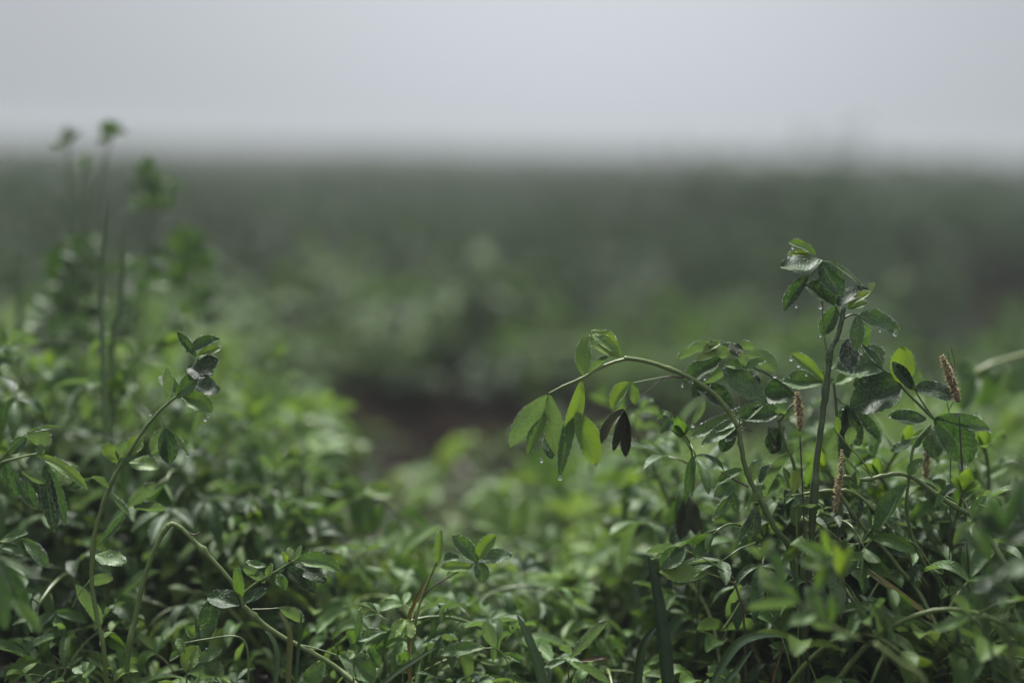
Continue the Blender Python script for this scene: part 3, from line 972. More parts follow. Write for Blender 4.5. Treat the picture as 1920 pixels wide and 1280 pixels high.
# star of leaves
h = Hero('clover_sprig', 'star of five dewy leaflets on a short shoot beside a yellowed blade, centre front', 'plant', 0.667, foot(770, 1400, .67))
h.stem([(760, 1400, .01), (776, 1190), (790, 1122), (808, 1078), (818, 1052)], 5, 3.4, .7)
h.stem([(775, 1160), (800, 1110), (840, 1082), (880, 1060), (893, 1052)], 2.6, 2.0, .35, M_TWIG, name='twig', nodes=False)
h.leaf(819, 1062, 826, 992, 17, 'B', bow=3)
h.leaf(895, 1053, 848, 1004, 28, 'n', bow=5, face=1, dew=.6)
h.leaf(895, 1048, 930, 1003, 27, 'b', bow=-4, face=1, dew=.5)
h.leaf(896, 1052, 960, 1040, 26, 'N', bow=-6, face=.9)
h.leaf(894, 1052, 905, 1092, 28, 'N', bow=-3, face=1, dew=1.5)
h.leaf(885, 1062, 826, 1062, 20, 'b', bow=-4)
h.leaf(880, 1060, 838, 1085, 22, 'g', d0=.004)
h.leaf(860, 1045, 832, 1050, 20, 'n', d0=.006)
h.leaf(758, 1160, 740, 1195, 24, 'y', bow=2, d0=-.005)
h.leaf(762, 1160, 772, 1196, 22, 'y', bow=-2, d0=-.005)

h = Hero('clover_sprig', 'upright pair of narrow dewy leaves in the front turf, left of a bright heart-shaped leaf', 'plant', 0.664, foot(668, 1400, .665))
h.stem([(660, 1400, .01), (664, 1240), (668, 1200)], 3.4, 2.6, .5)
h.leaf(668, 1200, 676, 1140, 14, 'N', bow=2)
h.leaf(666, 1204, 717, 1184, 18, 'N', bow=-3)
h.leaf(664, 1205, 650, 1180, 16, 'n')
h.leaf(668, 1220, 655, 1235, 20, 'b')
h.leaf(670, 1220, 680, 1205, 18, 'n')
h.leaf(690, 1215, 712, 1250, 20, 'n')

h = Hero('clover_sprig', 'tiny bright three-leaved sprig standing in the front turf below the star of leaves', 'plant', 0.664, foot(755, 1400, .665))
h.stem([(752, 1400, .01), (756, 1250), (758, 1244)], 2.6, 2.2, .6)
h.leaf(758, 1245, 745, 1226, 18, 'y')
h.leaf(758, 1245, 782, 1228, 16, 'b')
h.leaf(758, 1240, 762, 1218, 16, 'n')

h = Hero('clover_sprig', 'round-leaved bright sprig in the bottom left turf next to a silvery dewy leaf', 'plant', 0.663, foot(350, 1400, .665))
h.stem([(348, 1400, .01), (350, 1270), (355, 1240)], 3.4, 2.8, .6)
h.leaf(348, 1258, 372, 1210, 36, 'b', bow=-4, face=1)
h.leaf(355, 1262, 420, 1262, 36, 'G', bow=-8, face=.8, dew=1.2)
h.leaf(372, 1240, 415, 1215, 22, 'n')
h.leaf(345, 1225, 333, 1195, 16, 'b')
h.leaf(348, 1220, 318, 1236, 14, 'n')
h.leaf(380, 1200, 405, 1175, 30, 'G', d0=.006)
h.leaf(365, 1195, 345, 1175, 18, 'n', d0=.006)
h.stem([(345, 1205), (385, 1198), (440, 1192), (462, 1210), (466, 1270), (466, 1400)], 2.6, 3, .6, nodes=False)

h = Hero('clover_sprig', 'bright little four-leaved sprig low in the bottom left turf right of the slender stem foot', 'plant', 0.655, foot(150, 1400, .655))
h.stem([(150, 1400), (156, 1290), (158, 1262)], 2.6, 2.2, .6)
for q in ((158, 1262, 140, 1250, 20, 'b'), (158, 1262, 178, 1252, 20, 'b'), (158, 1262, 150, 1282, 18, 'n'), (158, 1262, 164, 1240, 16, 'n')):
    h.leaf(*q)

h = Hero('clover_sprig', 'half-lit flat leaf lying level on a thin stalk at the bottom centre', 'plant', 0.664, foot(860, 1400, .665))
h.stem([(960, 1400, .01), (965, 1290), (940, 1222), (905, 1214)], 2.4, 1.8, .6, nodes=False)
h.leaf(908, 1214, 824, 1226, 24, 'n', bow=6, face=.7, dew=.7)
h.leaf(930, 1215, 908, 1165, 24, 'G', dew=1.6, face=1)
h.leaf(945, 1225, 985, 1240, 14, 'n')

h = Hero('clover_sprig', 'silver wet narrow leaf rising to the right from the turf at the bottom centre', 'plant', 0.662, foot(1070, 1400, .665))
h.stem([(1068, 1400, .01), (1066, 1260), (1068, 1236)], 2.6, 2.2, .3)
h.leaf(1070, 1234, 1140, 1163, 19, 'G', bow=-5, dew=1.6, face=.9)
h.leaf(1068, 1226, 1052, 1206, 17, 'G', dew=1.6)
h.leaf(1075, 1240, 1145, 1282, 15, 'G', bow=-5)
h.leaf(1062, 1236, 1020, 1250, 12, 'n')

# dark limp pair in front of the arch
h = Hero('withered_plant', 'drooping withered dark brown leaves on a bent stalk under the arch', 'plant', 0.70, foot(1290, 1390, .7))
h.stem([(1300, 1400, .01), (1310, 1100), (1316, 990), (1300, 940), (1290, 930)], 2.6, 2.2, .3, M_TWIG)
h.leaf(1292, 930, 1276, 1012, 30, 'k', mat=M_DRY, name='withered_leaf', face=.9, dew=0)
h.leaf(1294, 930, 1305, 1002, 26, 'k', mat=M_DRY, name='withered_leaf', face=.9, dew=0)

# blades of grass
def blade(lab, d, pts, w, tint, mat=M_GRASS, dew=0.5, fold=0.5, face=0.8, cat='grass blade', name='grass_blade'):
    P = catmull([at(p[0], p[1], d + (p[2] if len(p) > 2 else 0)) for p in pts], 18)
    o = Vector((P[0].x, P[0].y, ground_z(P[0].x, P[0].y)))
    mb, k, nv = MB(), K * d, 4
    vs, uvs, fs = [], [], []
    for i, p in enumerate(P):
        u = i / 18
        t = (P[min(i + 1, 18)] - P[max(i - 1, 0)]).normalized()
        nh = (CAMP - p).normalized() * face + UP * 0.3 + Vector((0.35, 0, 0))
        n = (nh - t * nh.dot(t)).normalized()
        s = t.cross(n)
        hw = 0.5 * w * k * min(1, 0.55 + u * 1.5) * (1 - u ** 3.0) ** 0.7
        for j in range(nv + 1):
            v = -1 + 2 * j / nv
            vs.append(p + s * hw * v + n * fold * hw * abs(v))
            uvs.append((u, v))
    for i in range(18):
        for j in range(nv):
            a = i * (nv + 1) + j
            fs.append((a, a + 1, a + nv + 2, a + nv + 1))
    mb.add(vs, fs, uvs, tint)
    b = link(name, mb.mesh(name, mat, o), loc=o)
    tag(b, lab, cat)
    if dew:
        wm = MB()
        for _ in range(int(70 * dew)):
            i, j = hr.randint(1, 16), hr.choice((0, 0, 4, 4, 1, 2, 3))
            q = vs[i * (nv + 1) + j].lerp(vs[(i + 1) * (nv + 1) + j], hr.random())
            drop(wm, q + (CAMP - q).normalized() * 0.0001, 0.00014 + 0.0003 * hr.random() ** 2)
        link('dew', wm.mesh('dew', M_BEAD, o), b)
    return b


blade('broad dark upright grass blade with a beaded edge at the front right of centre', .664, [(1262, 1420), (1248, 1260), (1240, 1180), (1228, 1100), (1214, 1040)], 30, .12, dew=.9)
blade('second dark grass blade forking off right behind the broad beaded one', .672, [(1180, 1420), (1192, 1290), (1205, 1210), (1235, 1168)], 20, .3)
blade('wet grey-green strap of grass leaning left at the bottom centre', .655, [(1050, 1420), (1022, 1300), (995, 1210), (968, 1150)], 24, .55, dew=.8)
blade('wet arching strap of grass lying across the lower right turf', .66, [(1330, 1290), (1362, 1232), (1390, 1202), (1430, 1190), (1480, 1192)], 18, .6, dew=1.3)
blade('long thin strap of wet grass lying slantwise along the bottom edge left of centre', .655, [(690, 1310), (730, 1270), (780, 1235), (820, 1212)], 10, .75, dew=.6)
blade('lone tall thin grass blade standing above the left mound, the taller of two', .77, [(204, 1290), (193, 690), (188, 600), (192, 480), (206, 362)], 13, .9, dew=0)
blade('thin pale grass blade on the left mound, right of the taller one', .78, [(214, 1280), (208, 690), (222, 590), (231, 480), (229, 420)], 13, .95, dew=0)
blade('blurred pale stalk of grass at the far left of the mound', .90, [(30, 1020), (34, 640), (36, 560), (38, 470)], 14, .8, dew=0)
blade('short upright grass blade tipped with a dew drop at the lower left', .663, [(545, 1400), (556, 1250), (563, 1180), (565, 1145)], 7, .45, dew=.4)
blade('short green grass blade with a yellow withered tip at the lower left', .664, [(540, 1400), (540, 1255), (543, 1195), (535, 1165), (522, 1145)], 13, .82, mat=M_YELLOW, dew=.2)
blade('curved grass blade arching beside the kinked stem in the lower left turf', .668, [(500, 1400), (516, 1270), (518, 1220), (506, 1190), (496, 1182)], 11, .8)
blade('yellow and brown withered blade slanting across dark soil at the lower right', .665, [(1610, 1050), (1622, 1064), (1655, 1090), (1700, 1122), (1752, 1164), (1785, 1215)], 14, .56, mat=M_YELLOW, dew=.15, fold=.2)
blade('slim yellowed blade leaning on the star of leaves at the centre front', .666, [(770, 1400), (766, 1180), (775, 1135), (792, 1100), (803, 1078)], 8, .5, mat=M_YELLOW, dew=.1)
blade('dark slim grass blade rising at the bottom right corner', .60, [(1880, 1500), (1868, 1290), (1855, 1200), (1848, 1120)], 9, .3, dew=0)
blade('grass blade lying low with silver dew in the bottom right turf', .66, [(1500, 1290), (1365, 1290), (1385, 1250), (1412, 1215)], 12, .5, dew=1)
blade('short dewy flat leaf lying on dark soil right of the yellow-brown blade', .665, [(1615, 1130), (1640, 1138), (1665, 1150), (1690, 1152)], 17, .75, dew=1.3)
blade('reddish brown dead grass blade standing in the lower right turf', .665, [(1440, 1400), (1448, 1280), (1458, 1240), (1472, 1200)], 7, .35, mat=M_YELLOW, dew=0)
blade('reddish dead blade lying in the turf at the bottom centre', .67, [(1090, 1238), (1110, 1235), (1130, 1232), (1142, 1240)], 9, .36, mat=M_YELLOW, dew=0)


# seed heads of foxtail grass
def foxtail(lab, d, pts, head, w):
    """pts: stalk upwards in picture units; head: number of last points carrying the spike."""
    o = foot(pts[0][0], pts[0][1], d)
    e = bpy.data.objects.new('foxtail_grass', None)
    COL.objects.link(e)
    e.empty_display_size = .02
    e.location = o
    tag(e, lab, 'seed head')
    P = catmull([at(x, y, d) for x, y in pts], 24)
    mb = MB()
    tube(mb, P[:-2], 2.0 * K * d, 1.4 * K * d, 6, .3)
    link('stem', mb.mesh('stem', M_TWIG, o), e)
    mb = MB()
    hp = catmull([at(x, y, d) for x, y in head], 30)
    v, f = ICO1
    for i, p in enumerate(hp):
        u = i / 30
        t = (hp[min(i + 1, 30)] - hp[max(i - 1, 0)]).normalized()
        a = t.orthogonal().normalized()
        b_ = t.cross(a)
        rr = w * .5 * K * d * (0.45 + 0.55 * math.sin(math.pi * min(1, .12 + u * .86))) * .62
        for k in range(7):
            g = hr.uniform(0, 6.28)
            out = a * math.cos(g) + b_ * math.sin(g)
            c = p + out * rr * hr.uniform(.3, 1)
            ax = (t + out * .7).normalized()
            l = rr * hr.uniform(.45, .7)
            q = ax.to_track_quat('Z', 'Y')
            tn = hr.uniform(.15, 1)
            mb.add([c + q @ Vector((x.x * l * .5, x.y * l * .5, x.z * l)) for x in v], f, None, tn)
            for _b in range(2):
                bx = (t * hr.uniform(.3, 1) + out + Vector((hr.gauss(0, .3), hr.gauss(0, .3), hr.gauss(0, .3)))).normalized()
                tip = c + bx * rr * hr.uniform(.9, 1.7)
                s_ = bx.orthogonal().normalized() * .00009
                s2 = bx.cross(s_).normalized() * .00009
                mb.add([c + s_, c - s_ * .5 + s2, c - s_ * .5 - s2, tip], [(0, 1, 3), (1, 2, 3), (2, 0, 3)], None, .85)
    h_ = link('seed_head', mb.mesh('seed_head', M_SEED, o), e)
    wm = MB()
    for _ in range(26):
        i = hr.randint(0, 29)
        drop(wm, hp[i] + Vector((hr.gauss(0, 1), hr.gauss(0, .5) - .8, hr.gauss(0, 1))) * w * .3 * K * d, hr.uniform(.00014, .0003))
    link('dew', wm.mesh('dew', M_BEAD, o), h_)


foxtail('golden brown foxtail seed head standing highest, leaning left near the right edge', .672, [(1830, 1390), (1815, 1050), (1803, 860), (1797, 750)], [(1796, 752), (1788, 725), (1776, 695), (1767, 668)], 22)
foxtail('furry tan foxtail seed head left of the tall upright stem', .664, [(1520, 1390), (1510, 1050), (1503, 880), (1499, 800)], [(1500, 806), (1500, 785), (1497, 760), (1495, 736)], 21)
foxtail('dark wet brown seed head tangled just right of the upright stem foot', .668, [(1575, 1390), (1572, 1100), (1570, 930)], [(1566, 960), (1570, 925), (1575, 890), (1578, 845)], 18)
foxtail('dim brown seed head half hidden behind the leaning plant at the right', .70, [(1745, 1380), (1738, 1000), (1736, 900)], [(1735, 905), (1736, 880), (1738, 850), (1738, 822)], 21)

h = Hero('dead_stalk', 'thin dark forked dead stalk standing behind the golden seed head', 'stem', .678, foot(1780, 1390, .678))
h.stem([(1775, 1400), (1782, 900), (1781, 790), (1776, 745), (1790, 690), (1783, 650)], 1.8, 1.0, .1, M_TWIG)
h.stem([(1779, 768), (1788, 752), (1793, 742)], 1.4, .9, .1, M_TWIG, name='twig', nodes=False)
h.stem([(1776, 745), (1764, 725), (1760, 710)], 1.2, .8, .1, M_TWIG, name='twig', nodes=False)
h.stem([(1787, 690), (1780, 674), (1778, 660)], 1.2, .8, .1, M_TWIG, name='twig', nodes=False)

# soft plants behind the focus
h = Hero('alfalfa_plant', 'blurred pale stem arching out over the right edge behind the golden seed head', 'plant', .80, foot(1840, 1250, .8))
h.stem([(1790, 1300), (1800, 900), (1812, 760), (1828, 705), (1860, 683), (1925, 664), (1990, 650)], 5.5, 9, .95)
for q in ((1832, 702, 1800, 770, 40, 'n'), (1850, 690, 1835, 760, 46, 'n'), (1880, 690, 1860, 760, 40, 'g'), (1930, 675, 1900, 740, 44, 'n'), (1826, 704, 1790, 690, 30, 'n')):
    h.leaf(*q)

h = Hero('alfalfa_plant', 'blurred bright arching alfalfa stem with broad pale leaves at the middle of the carpet', 'plant', .80, foot(720, 1230, .8))
h.stem([(800, 1290), (790, 1020), (755, 970), (715, 935), (680, 915), (650, 912)], 7, 5, .85)
for q in ((690, 917, 600, 918, 24, 'b'), (690, 920, 635, 925, 44, 'g'), (668, 925, 560, 970, 44, 'g'), (700, 930, 660, 985, 40, 'n'), (720, 945, 690, 1000, 30, 'n'), (680, 915, 740, 925, 30, 'b'), (650, 912, 605, 945, 30, 'b'), (740, 960, 800, 990, 40, 'n'), (760, 980, 720, 1010, 30, 'b'), (690, 935, 700, 990, 22, 'g')):
    h.leaf(*q)

# tall weeds at the left, well behind the focus
for lab, d, pts, heads in (
    ('tallest blurred weed on the left with a leafy head standing against the fog', .90, [(140, 1050), (150, 620), (165, 480), (185, 350), (208, 250)], [(208, 245, 44)]),
    ('blurred weed at the far left whose small head leans left against the fog', .92, [(120, 1000), (135, 620), (138, 480), (132, 360), (126, 268)], [(124, 262, 40)]),
    ('lower blurred weed between the two taller heads on the left', .95, [(160, 980), (150, 620), (150, 480), (158, 350), (160, 308)], [(160, 304, 32)]),
    ('bushy dark-headed weed right of the tall blurred weeds on the left', .92, [(250, 1000), (262, 640), (275, 500), (285, 400), (287, 345)], [(285, 335, 60), (310, 340, 40), (270, 375, 44), (300, 380, 44)]),
    ('dark blurred weed low beside the bushy headed one on the left', .96, [(380, 950), (365, 640), (352, 520), (350, 470)], [(350, 470, 70), (385, 490, 44), (330, 520, 60)]),
    ('broad blurred yellow-green weed in front of the thin grass blades on the left', .90, [(90, 1000), (105, 640), (112, 540), (118, 490)], [(118, 486, 50), (135, 470, 40), (105, 500, 50)]),
):
    h = Hero('tall_weed', lab, 'weed', d, foot(pts[0][0], pts[0][1], d), 'tall weeds on the left mound')
    h.stem(pts, 5.5, 3.4, .3, nodes=False)
    for hx, hy, sz in heads:
        for k in range(14):
            a = -math.pi / 2 + hr.gauss(0, .8)
            l = sz * hr.uniform(.35, .7)
            bx, by = hx + hr.gauss(0, sz * .2), hy + hr.gauss(0, sz * .2) + sz * .15
            h.leaf(bx, by, bx + math.cos(a) * l, by + math.sin(a) * l, l * .42, hr.choice('dnnn'), d0=hr.gauss(0, .006), dew=0)
    for k in range(11):
        f = .10 + k * .042
        j = min(int(f * (len(pts) - 1)), len(pts) - 2)
        u = f * (len(pts) - 1) - j
        px_, py_ = pts[j][0] + (pts[j + 1][0] - pts[j][0]) * u, pts[j][1] + (pts[j + 1][1] - pts[j][1]) * u
        a = -math.pi / 2 + hr.choice((-1, 1)) * hr.uniform(.5, 1.3)
        for q in range(3):
            l = hr.uniform(30, 56)
            b2 = a + (q - 1) * .8
            h.leaf(px_ + math.cos(a) * 18, py_ + math.sin(a) * 12, px_ + math.cos(a) * 18 + math.cos(b2) * l, py_ + math.sin(b2) * l * .8, l * .42, hr.choice('dnn'), dew=0, d0=hr.gauss(0, .012))


# ------------------------------------------------------------------ filler plants around them
fr = random.Random(99)
GAP = [(760, 890), (640, 770), (905, 770)]


CMI = np.array(CM.inverted())
CAPX = np.arange(-300, 2301, 20)


def height_cap(px):
    """Highest picture row the carpet reaches at picture column px."""
    pts = [(-300, 510), (0, 530), (200, 530), (400, 590), (560, 650), (640, 745), (725, 870), (885, 902), (925, 815), (1000, 745), (1150, 800), (1350, 830), (1600, 760), (1750, 720), (1950, 690), (2300, 680)]
    for (a, ya), (b_, yb) in zip(pts, pts[1:]):
        if a <= px <= b_:
            return ya + (yb - ya) * (px - a) / (b_ - a)
    return 700


CAPY = np.array([height_cap(int(q)) for q in CAPX])
ZONES = {
    'left': ('leafy alfalfa shoot in the blurred green mound on the left', 'alfalfa shoots of the left mound'),
    'middle': ('low alfalfa shoot in the blurred green carpet in front of the bare brown soil', 'alfalfa shoots of the middle carpet'),
    'right': ('leafy alfalfa shoot in the tangle behind and around the upright stem on the right', 'alfalfa shoots of the right tangle'),
    'front': ('small dewy alfalfa shoot low in the dark front turf along the bottom edge', 'small shoots of the front turf'),
}
count = {}


def front_cap(px):
    """Highest row of the turf right under the lens, in front of and between the sharp plants."""
    pts = [(-400, 1010), (0, 1060), (300, 1120), (600, 1150), (1000, 1160), (1300, 1130), (1500, 1060), (1750, 1120), (2400, 1050)]
    for (a, ya), (b_, yb) in zip(pts, pts[1:]):
        if a <= px <= b_:
            return ya + (yb - ya) * (px - a) / (b_ - a)
    return 1100


def fill(target, d0, d1, gapmin):
    tries, made = 0, []
    while len(made) < target and tries < 60000:
        tries += 1
        d = math.sqrt(fr.uniform(d0 * d0, d1 * d1))
        x, y = (fr.uniform(-260, 2180) - 960) * K * d, d * math.cos(R(PITCH)) + .02
        gx, gy, gd = px_of((x, y, ground_z(x, y)))
        cap = height_cap(gx)
        if gd < .80:
            cap = max(cap, front_cap(gx))
        elif gd < .92:
            cap = max(cap, front_cap(gx) - 190)
        cap += abs(fr.gauss(0, 22))
        if gy < cap + 25:
            continue
        if 1560 < gx < 1860 and gd < .82 and fr.random() < .6:
            continue
        room = (gy - cap) * K * gd                  # height that keeps the top under the cap
        if any((x - a) ** 2 + (y - b_) ** 2 < gapmin ** 2 for a, b_ in made):
            continue
        zone = 'front' if gd < .80 and 260 < gx < 1500 else ('left' if gx < 640 else 'middle' if gx < 1330 else 'right')
        if gd < .82:
            kind = 'fine flat' if room < .07 else 'fine low' if room < .11 else 'fine tall'
        else:
            kind = 'flat' if room < .085 else 'low' if room < .125 else 'mid'
        i = fr.randint(0, 9)
        s = room / proto(kind, i)[2] * fr.uniform(.75, 1.0)
        if s < .6:
            continue
        s = min(s, 1.25)
        lab, grp = ZONES[zone]
        rz = fr.uniform(0, 6.28)
        tlt = (fr.gauss(0, .12), fr.gauss(0, .12))
        # no shoot may reach across the opening to the bare soil
        M = CMI @ np.array(Matrix.Translation((x, y, ground_z(x, y))) @ Matrix.Rotation(rz, 4, 'Z') @ Matrix.Rotation(tlt[1], 4, 'Y') @ Matrix.Rotation(tlt[0], 4, 'X') @ Matrix.Scale(s, 4))
        V = PV[(kind, i)][::9]
        Q = V @ M[:3, :3].T + M[:3, 3]
        qx, qy = 960 + Q[:, 0] / -Q[:, 2] / K, 640 - Q[:, 1] / -Q[:, 2] / K
        if np.any(qy < np.interp(qx, CAPX, CAPY) - 12):
            continue
        plant(kind, i, x, y, rz, s, lab, grp, tlt)
        made.append((x, y))
        count[zone] = count.get(zone, 0) + 1


def stand(spots, d0, d1, lab, grp):
    for px, top, kind in spots:
        d = fr.uniform(d0, d1)
        x, y = (px - 960) * K * d, d * math.cos(R(PITCH)) + .02
        gx, gy, gd = px_of((x, y, ground_z(x, y)))
        want = (gy - top) * K * gd
        i = min(range(10), key=lambda q: abs(want / proto(kind, q)[2] - 1) + fr.uniform(0, .35))
        s = min(1.3, want / proto(kind, i)[2])
        plant(kind, i, x, y, fr.uniform(0, 6.28), s, lab, grp, (fr.gauss(0, .06), fr.gauss(0, .06)))


stand([(1400, 800, 'fine tall'), (1440, 720, 'fine tall'), (1500, 780, 'fine tall'), (1540, 860, 'fine tall'), (1610, 740, 'fine tall'), (1640, 850, 'fine tall'),
       (1700, 780, 'fine tall'), (1760, 830, 'fine tall'), (1800, 740, 'fine tall'), (1850, 800, 'fine tall'), (1890, 760, 'fine tall'), (1930, 840, 'fine tall'), (1880, 900, 'fine tall'), (1450, 980, 'fine tall')],
      .69, .78, *ZONES['right'])
stand([(30, 800, 'fine tall'), (-20, 900, 'fine tall'), (140, 1000, 'fine tall'), (230, 1020, 'fine tall'), (300, 860, 'fine tall'), (80, 1060, 'fine low'), (390, 1060, 'fine low'), (110, 930, 'fine tall'), (270, 900, 'fine tall'), (350, 980, 'fine tall'), (430, 930, 'fine tall'), (-60, 850, 'fine tall'), (320, 1100, 'fine low')], .70, .80, *ZONES['left'])
stand([(500, 1060, 'fine low'), (590, 1090, 'fine low'), (640, 1010, 'fine tall'), (660, 1120, 'fine low'), (980, 1130, 'fine low'), (1100, 1090, 'fine low'), (1180, 1150, 'fine low'), (800, 1180, 'fine low'), (540, 1130, 'fine low'), (700, 1050, 'fine tall'), (745, 1030, 'fine tall'), (840, 1130, 'fine low'), (940, 1110, 'fine low'), (1040, 1060, 'fine tall'), (1160, 1130, 'fine low'), (1290, 1120, 'fine low'), (480, 1160, 'fine low'), (1130, 1200, 'fine low'), (880, 1190, 'fine low')],
      .68, .78, *ZONES['front'])
stand([(1450, 1060, 'fine low'), (1545, 1000, 'fine low'), (1625, 1050, 'fine low'), (1700, 1090, 'fine low'), (1385, 1090, 'fine low'), (1830, 1040, 'fine low'), (1760, 1120, 'fine low')], .62, .66, *ZONES['right'])
stand([(15, 700, 'fine tall'), (-90, 640, 'fine tall'), (45, 610, 'fine tall'), (120, 600, 'fine tall'), (210, 620, 'fine tall'), (280, 640, 'fine tall'), (345, 670, 'fine tall'), (0, 640, 'fine tall'), (410, 720, 'fine tall'), (90, 730, 'fine tall'), (160, 680, 'fine tall'), (235, 760, 'fine tall'), (300, 700, 'fine tall'), (370, 750, 'fine tall'), (440, 800, 'fine tall'), (505, 850, 'fine tall'), (560, 930, 'fine tall'), (60, 820, 'fine tall'), (-50, 720, 'fine tall'), (190, 850, 'fine tall')], .76, .88, *ZONES['left'])
stand([(1325, 740, 'fine tall'), (1385, 840, 'fine tall'), (1435, 800, 'fine tall'), (1485, 850, 'fine tall'), (1525, 830, 'fine tall'), (1590, 800, 'fine tall'), (1665, 770, 'fine tall'), (1725, 860, 'fine tall'), (1790, 800, 'fine tall'), (1850, 850, 'fine tall'), (1905, 800, 'fine tall'), (1640, 930, 'fine tall')], .675, .72, *ZONES['right'])
stand([(1010, 830, 'low'), (1045, 820, 'low'), (1090, 790, 'mid'), (1150, 830, 'mid'), (1215, 810, 'mid'), (1270, 840, 'low')], .98, 1.1, *ZONES['middle'])
fill(78, .655, .82, .025)
fill(112, .86, 1.34, .03)

print('shoots', count)


# ------------------------------------------------------------------ field beyond the bare strip
def scatter_mesh(name, protos, places, mat):
    """Join transformed copies of small meshes (arrays) into one mesh."""
    Vs, Fs, Us, Ts, o = [], [], [], [], 0
    for (pi, x, y, z, rz, s, tx, ty, dt) in places:
        V, F, U, T = protos[pi]
        c, sn = math.cos(rz), math.sin(rz)
        A = np.array([[c, -sn, 0], [sn, c, 0], [0, 0, 1]], dtype=np.float32) * s
        W = V @ A.T
        W = W + np.outer(W[:, 2], np.array([tx, ty, 0], dtype=np.float32)) + np.array([x, y, z], dtype=np.float32)
        Vs.append(W)
        Fs.append(F + o)
        Us.append(U)
        Ts.append(np.clip(T + dt, 0, 1))
        o += len(V)
    return quad_mesh(name, np.concatenate(Vs), np.concatenate(Fs), np.concatenate(Us), np.concatenate(Ts), mat)


ng = np.random.default_rng(5)


def quads_only(mb):
    mb.f = [f for f in mb.f if len(f) == 4]
    return mb.arrays()


def both(st, fo):
    o = len(fo.v)
    fo.v += st.v
    fo.uv += st.uv
    fo.t += st.t
    fo.f += [tuple(i + o for i in f) for f in st.f if len(f) == 4]
    return quads_only(fo)


# low ground cover between the near shoots: seedlings, moss-like leaflets and fine grass
cover = []
for i in range(8):
    r = random.Random(900 + i)
    st, fo = sprig(900 + i, r.uniform(.025, .05), r.uniform(.4, 1.6), .8, 6, .011, 6, 2, 4, .34, .05)
    cover.append(both(st, fo))
for i in range(6):
    r = random.Random(950 + i)
    mb = MB()
    for k in range(9):
        a, l = r.uniform(0, 6.28), r.uniform(.02, .055)
        p = Vector((r.gauss(0, .008), r.gauss(0, .008), 0))
        e = p + Vector((math.cos(a) * l * .7, math.sin(a) * l * .7, l))
        m_ = p.lerp(e, .5) + Vector((0, 0, l * .25))
        leaflet(mb, p, m_, e, Vector((-math.cos(a), -math.sin(a), 1)), .0026, .4, r.uniform(.2, .7), 6, 2, False)
    cover.append(mb.arrays())
places = []
while len(places) < 800:
    y = ng.uniform(.55, 1.42)
    x = ng.uniform(-.62, .62) * (y * .75 + .25)
    gx, gy, gd = px_of((x, y, 0))
    if gy < height_cap(gx) + 10:
        continue
    if (1480 < gx < 1980 or gx < 280) and gd < .85 and ng.random() < .6:
        continue
    places.append((int(ng.integers(0, 14)), x, y, ground_z(x, y) - .002, ng.uniform(0, 6.28), ng.uniform(.6, 1.25), ng.normal(0, .2), ng.normal(0, .2), ng.normal(-.12, .12)))
tag(link('ground_cover', scatter_mesh('ground_cover', cover, places, M_LEAF)), 'low mat of seedlings and fine grass between the near shoots', 'ground cover', kind='stuff')

lit = []
for i in range(5):
    r = random.Random(970 + i)
    mb = MB()
    for k in range(5):
        a, l = r.uniform(0, 6.28), r.uniform(.01, .04)
        p = Vector((r.gauss(0, .01), r.gauss(0, .01), .003))
        e = p + Vector((math.cos(a) * l, math.sin(a) * l, r.uniform(-.001, .012)))
        leaflet(mb, p, p.lerp(e, .5) + UP * .004, e, UP + Vector((r.gauss(0, .4), r.gauss(0, .4), 0)), r.choice((.0012, .002, .006)), .5, r.uniform(.1, .8), 5, 2, False)
    lit.append(mb.arrays())
places = []
for _ in range(1300):
    y = ng.uniform(.45, 1.2)
    x = ng.uniform(-.6, .6) * (y * .8 + .2)
    places.append((int(ng.integers(0, 5)), x, y, ground_z(x, y), ng.uniform(0, 6.28), ng.uniform(.6, 1.3), 0, 0, ng.normal(0, .1)))
tag(link('plant_litter', scatter_mesh('plant_litter', lit, places, M_LITTER)), 'brown dead leaf scraps lying on the wet soil', 'litter', kind='stuff')

# clods on the bare strip
clods = []
for i in range(6):
    v, f = ICO2
    sd = i * 3.7
    V = np.array([tuple(p * (1 + .35 * noise.noise(p * 1.6 + Vector((sd, 0, 0))))) for p in v], dtype=np.float32)
    F = np.array([q + (q[-1],) for q in f], dtype=np.int32)
    clods.append((V, F, np.zeros((len(V), 2), dtype=np.float32), np.full(len(V), .5, dtype=np.float32)))
places = []
for _ in range(900):
    y = ng.uniform(.5, 2.3)
    x = ng.uniform(-.7, .7) * y
    s = .003 + .013 * ng.random() ** 3
    places.append((int(ng.integers(0, 6)), x, y, ground_z(x, y), ng.uniform(0, 6.28), s, 0, 0, 0))
tag(link('soil_clods', scatter_mesh('soil_clods', clods, places, M_SOIL)), 'crumbs and clods of wet brown soil on the bare strip', 'soil', kind='stuff')

# the crop itself
far = []
for i in range(12):
    r = random.Random(700 + i)
    st, fo = sprig(700 + i, r.uniform(.19, .27), r.uniform(.1, .7), r.uniform(.2, .8), 15, .027, 3, 2, 3, .3, .15, 1)
    far.append(both(st, fo))
places = []


def canopy(x, y):
    return 0.86 + 0.38 * noise.noise(Vector((x * 1.3, y * 0.8, 9))) + 0.22 * noise.noise(Vector((x * .45, y * .2, 14))) * min(1, y / 6) + 0.25 * noise.noise(Vector((x * 4.1, y * 2.3, 2)))


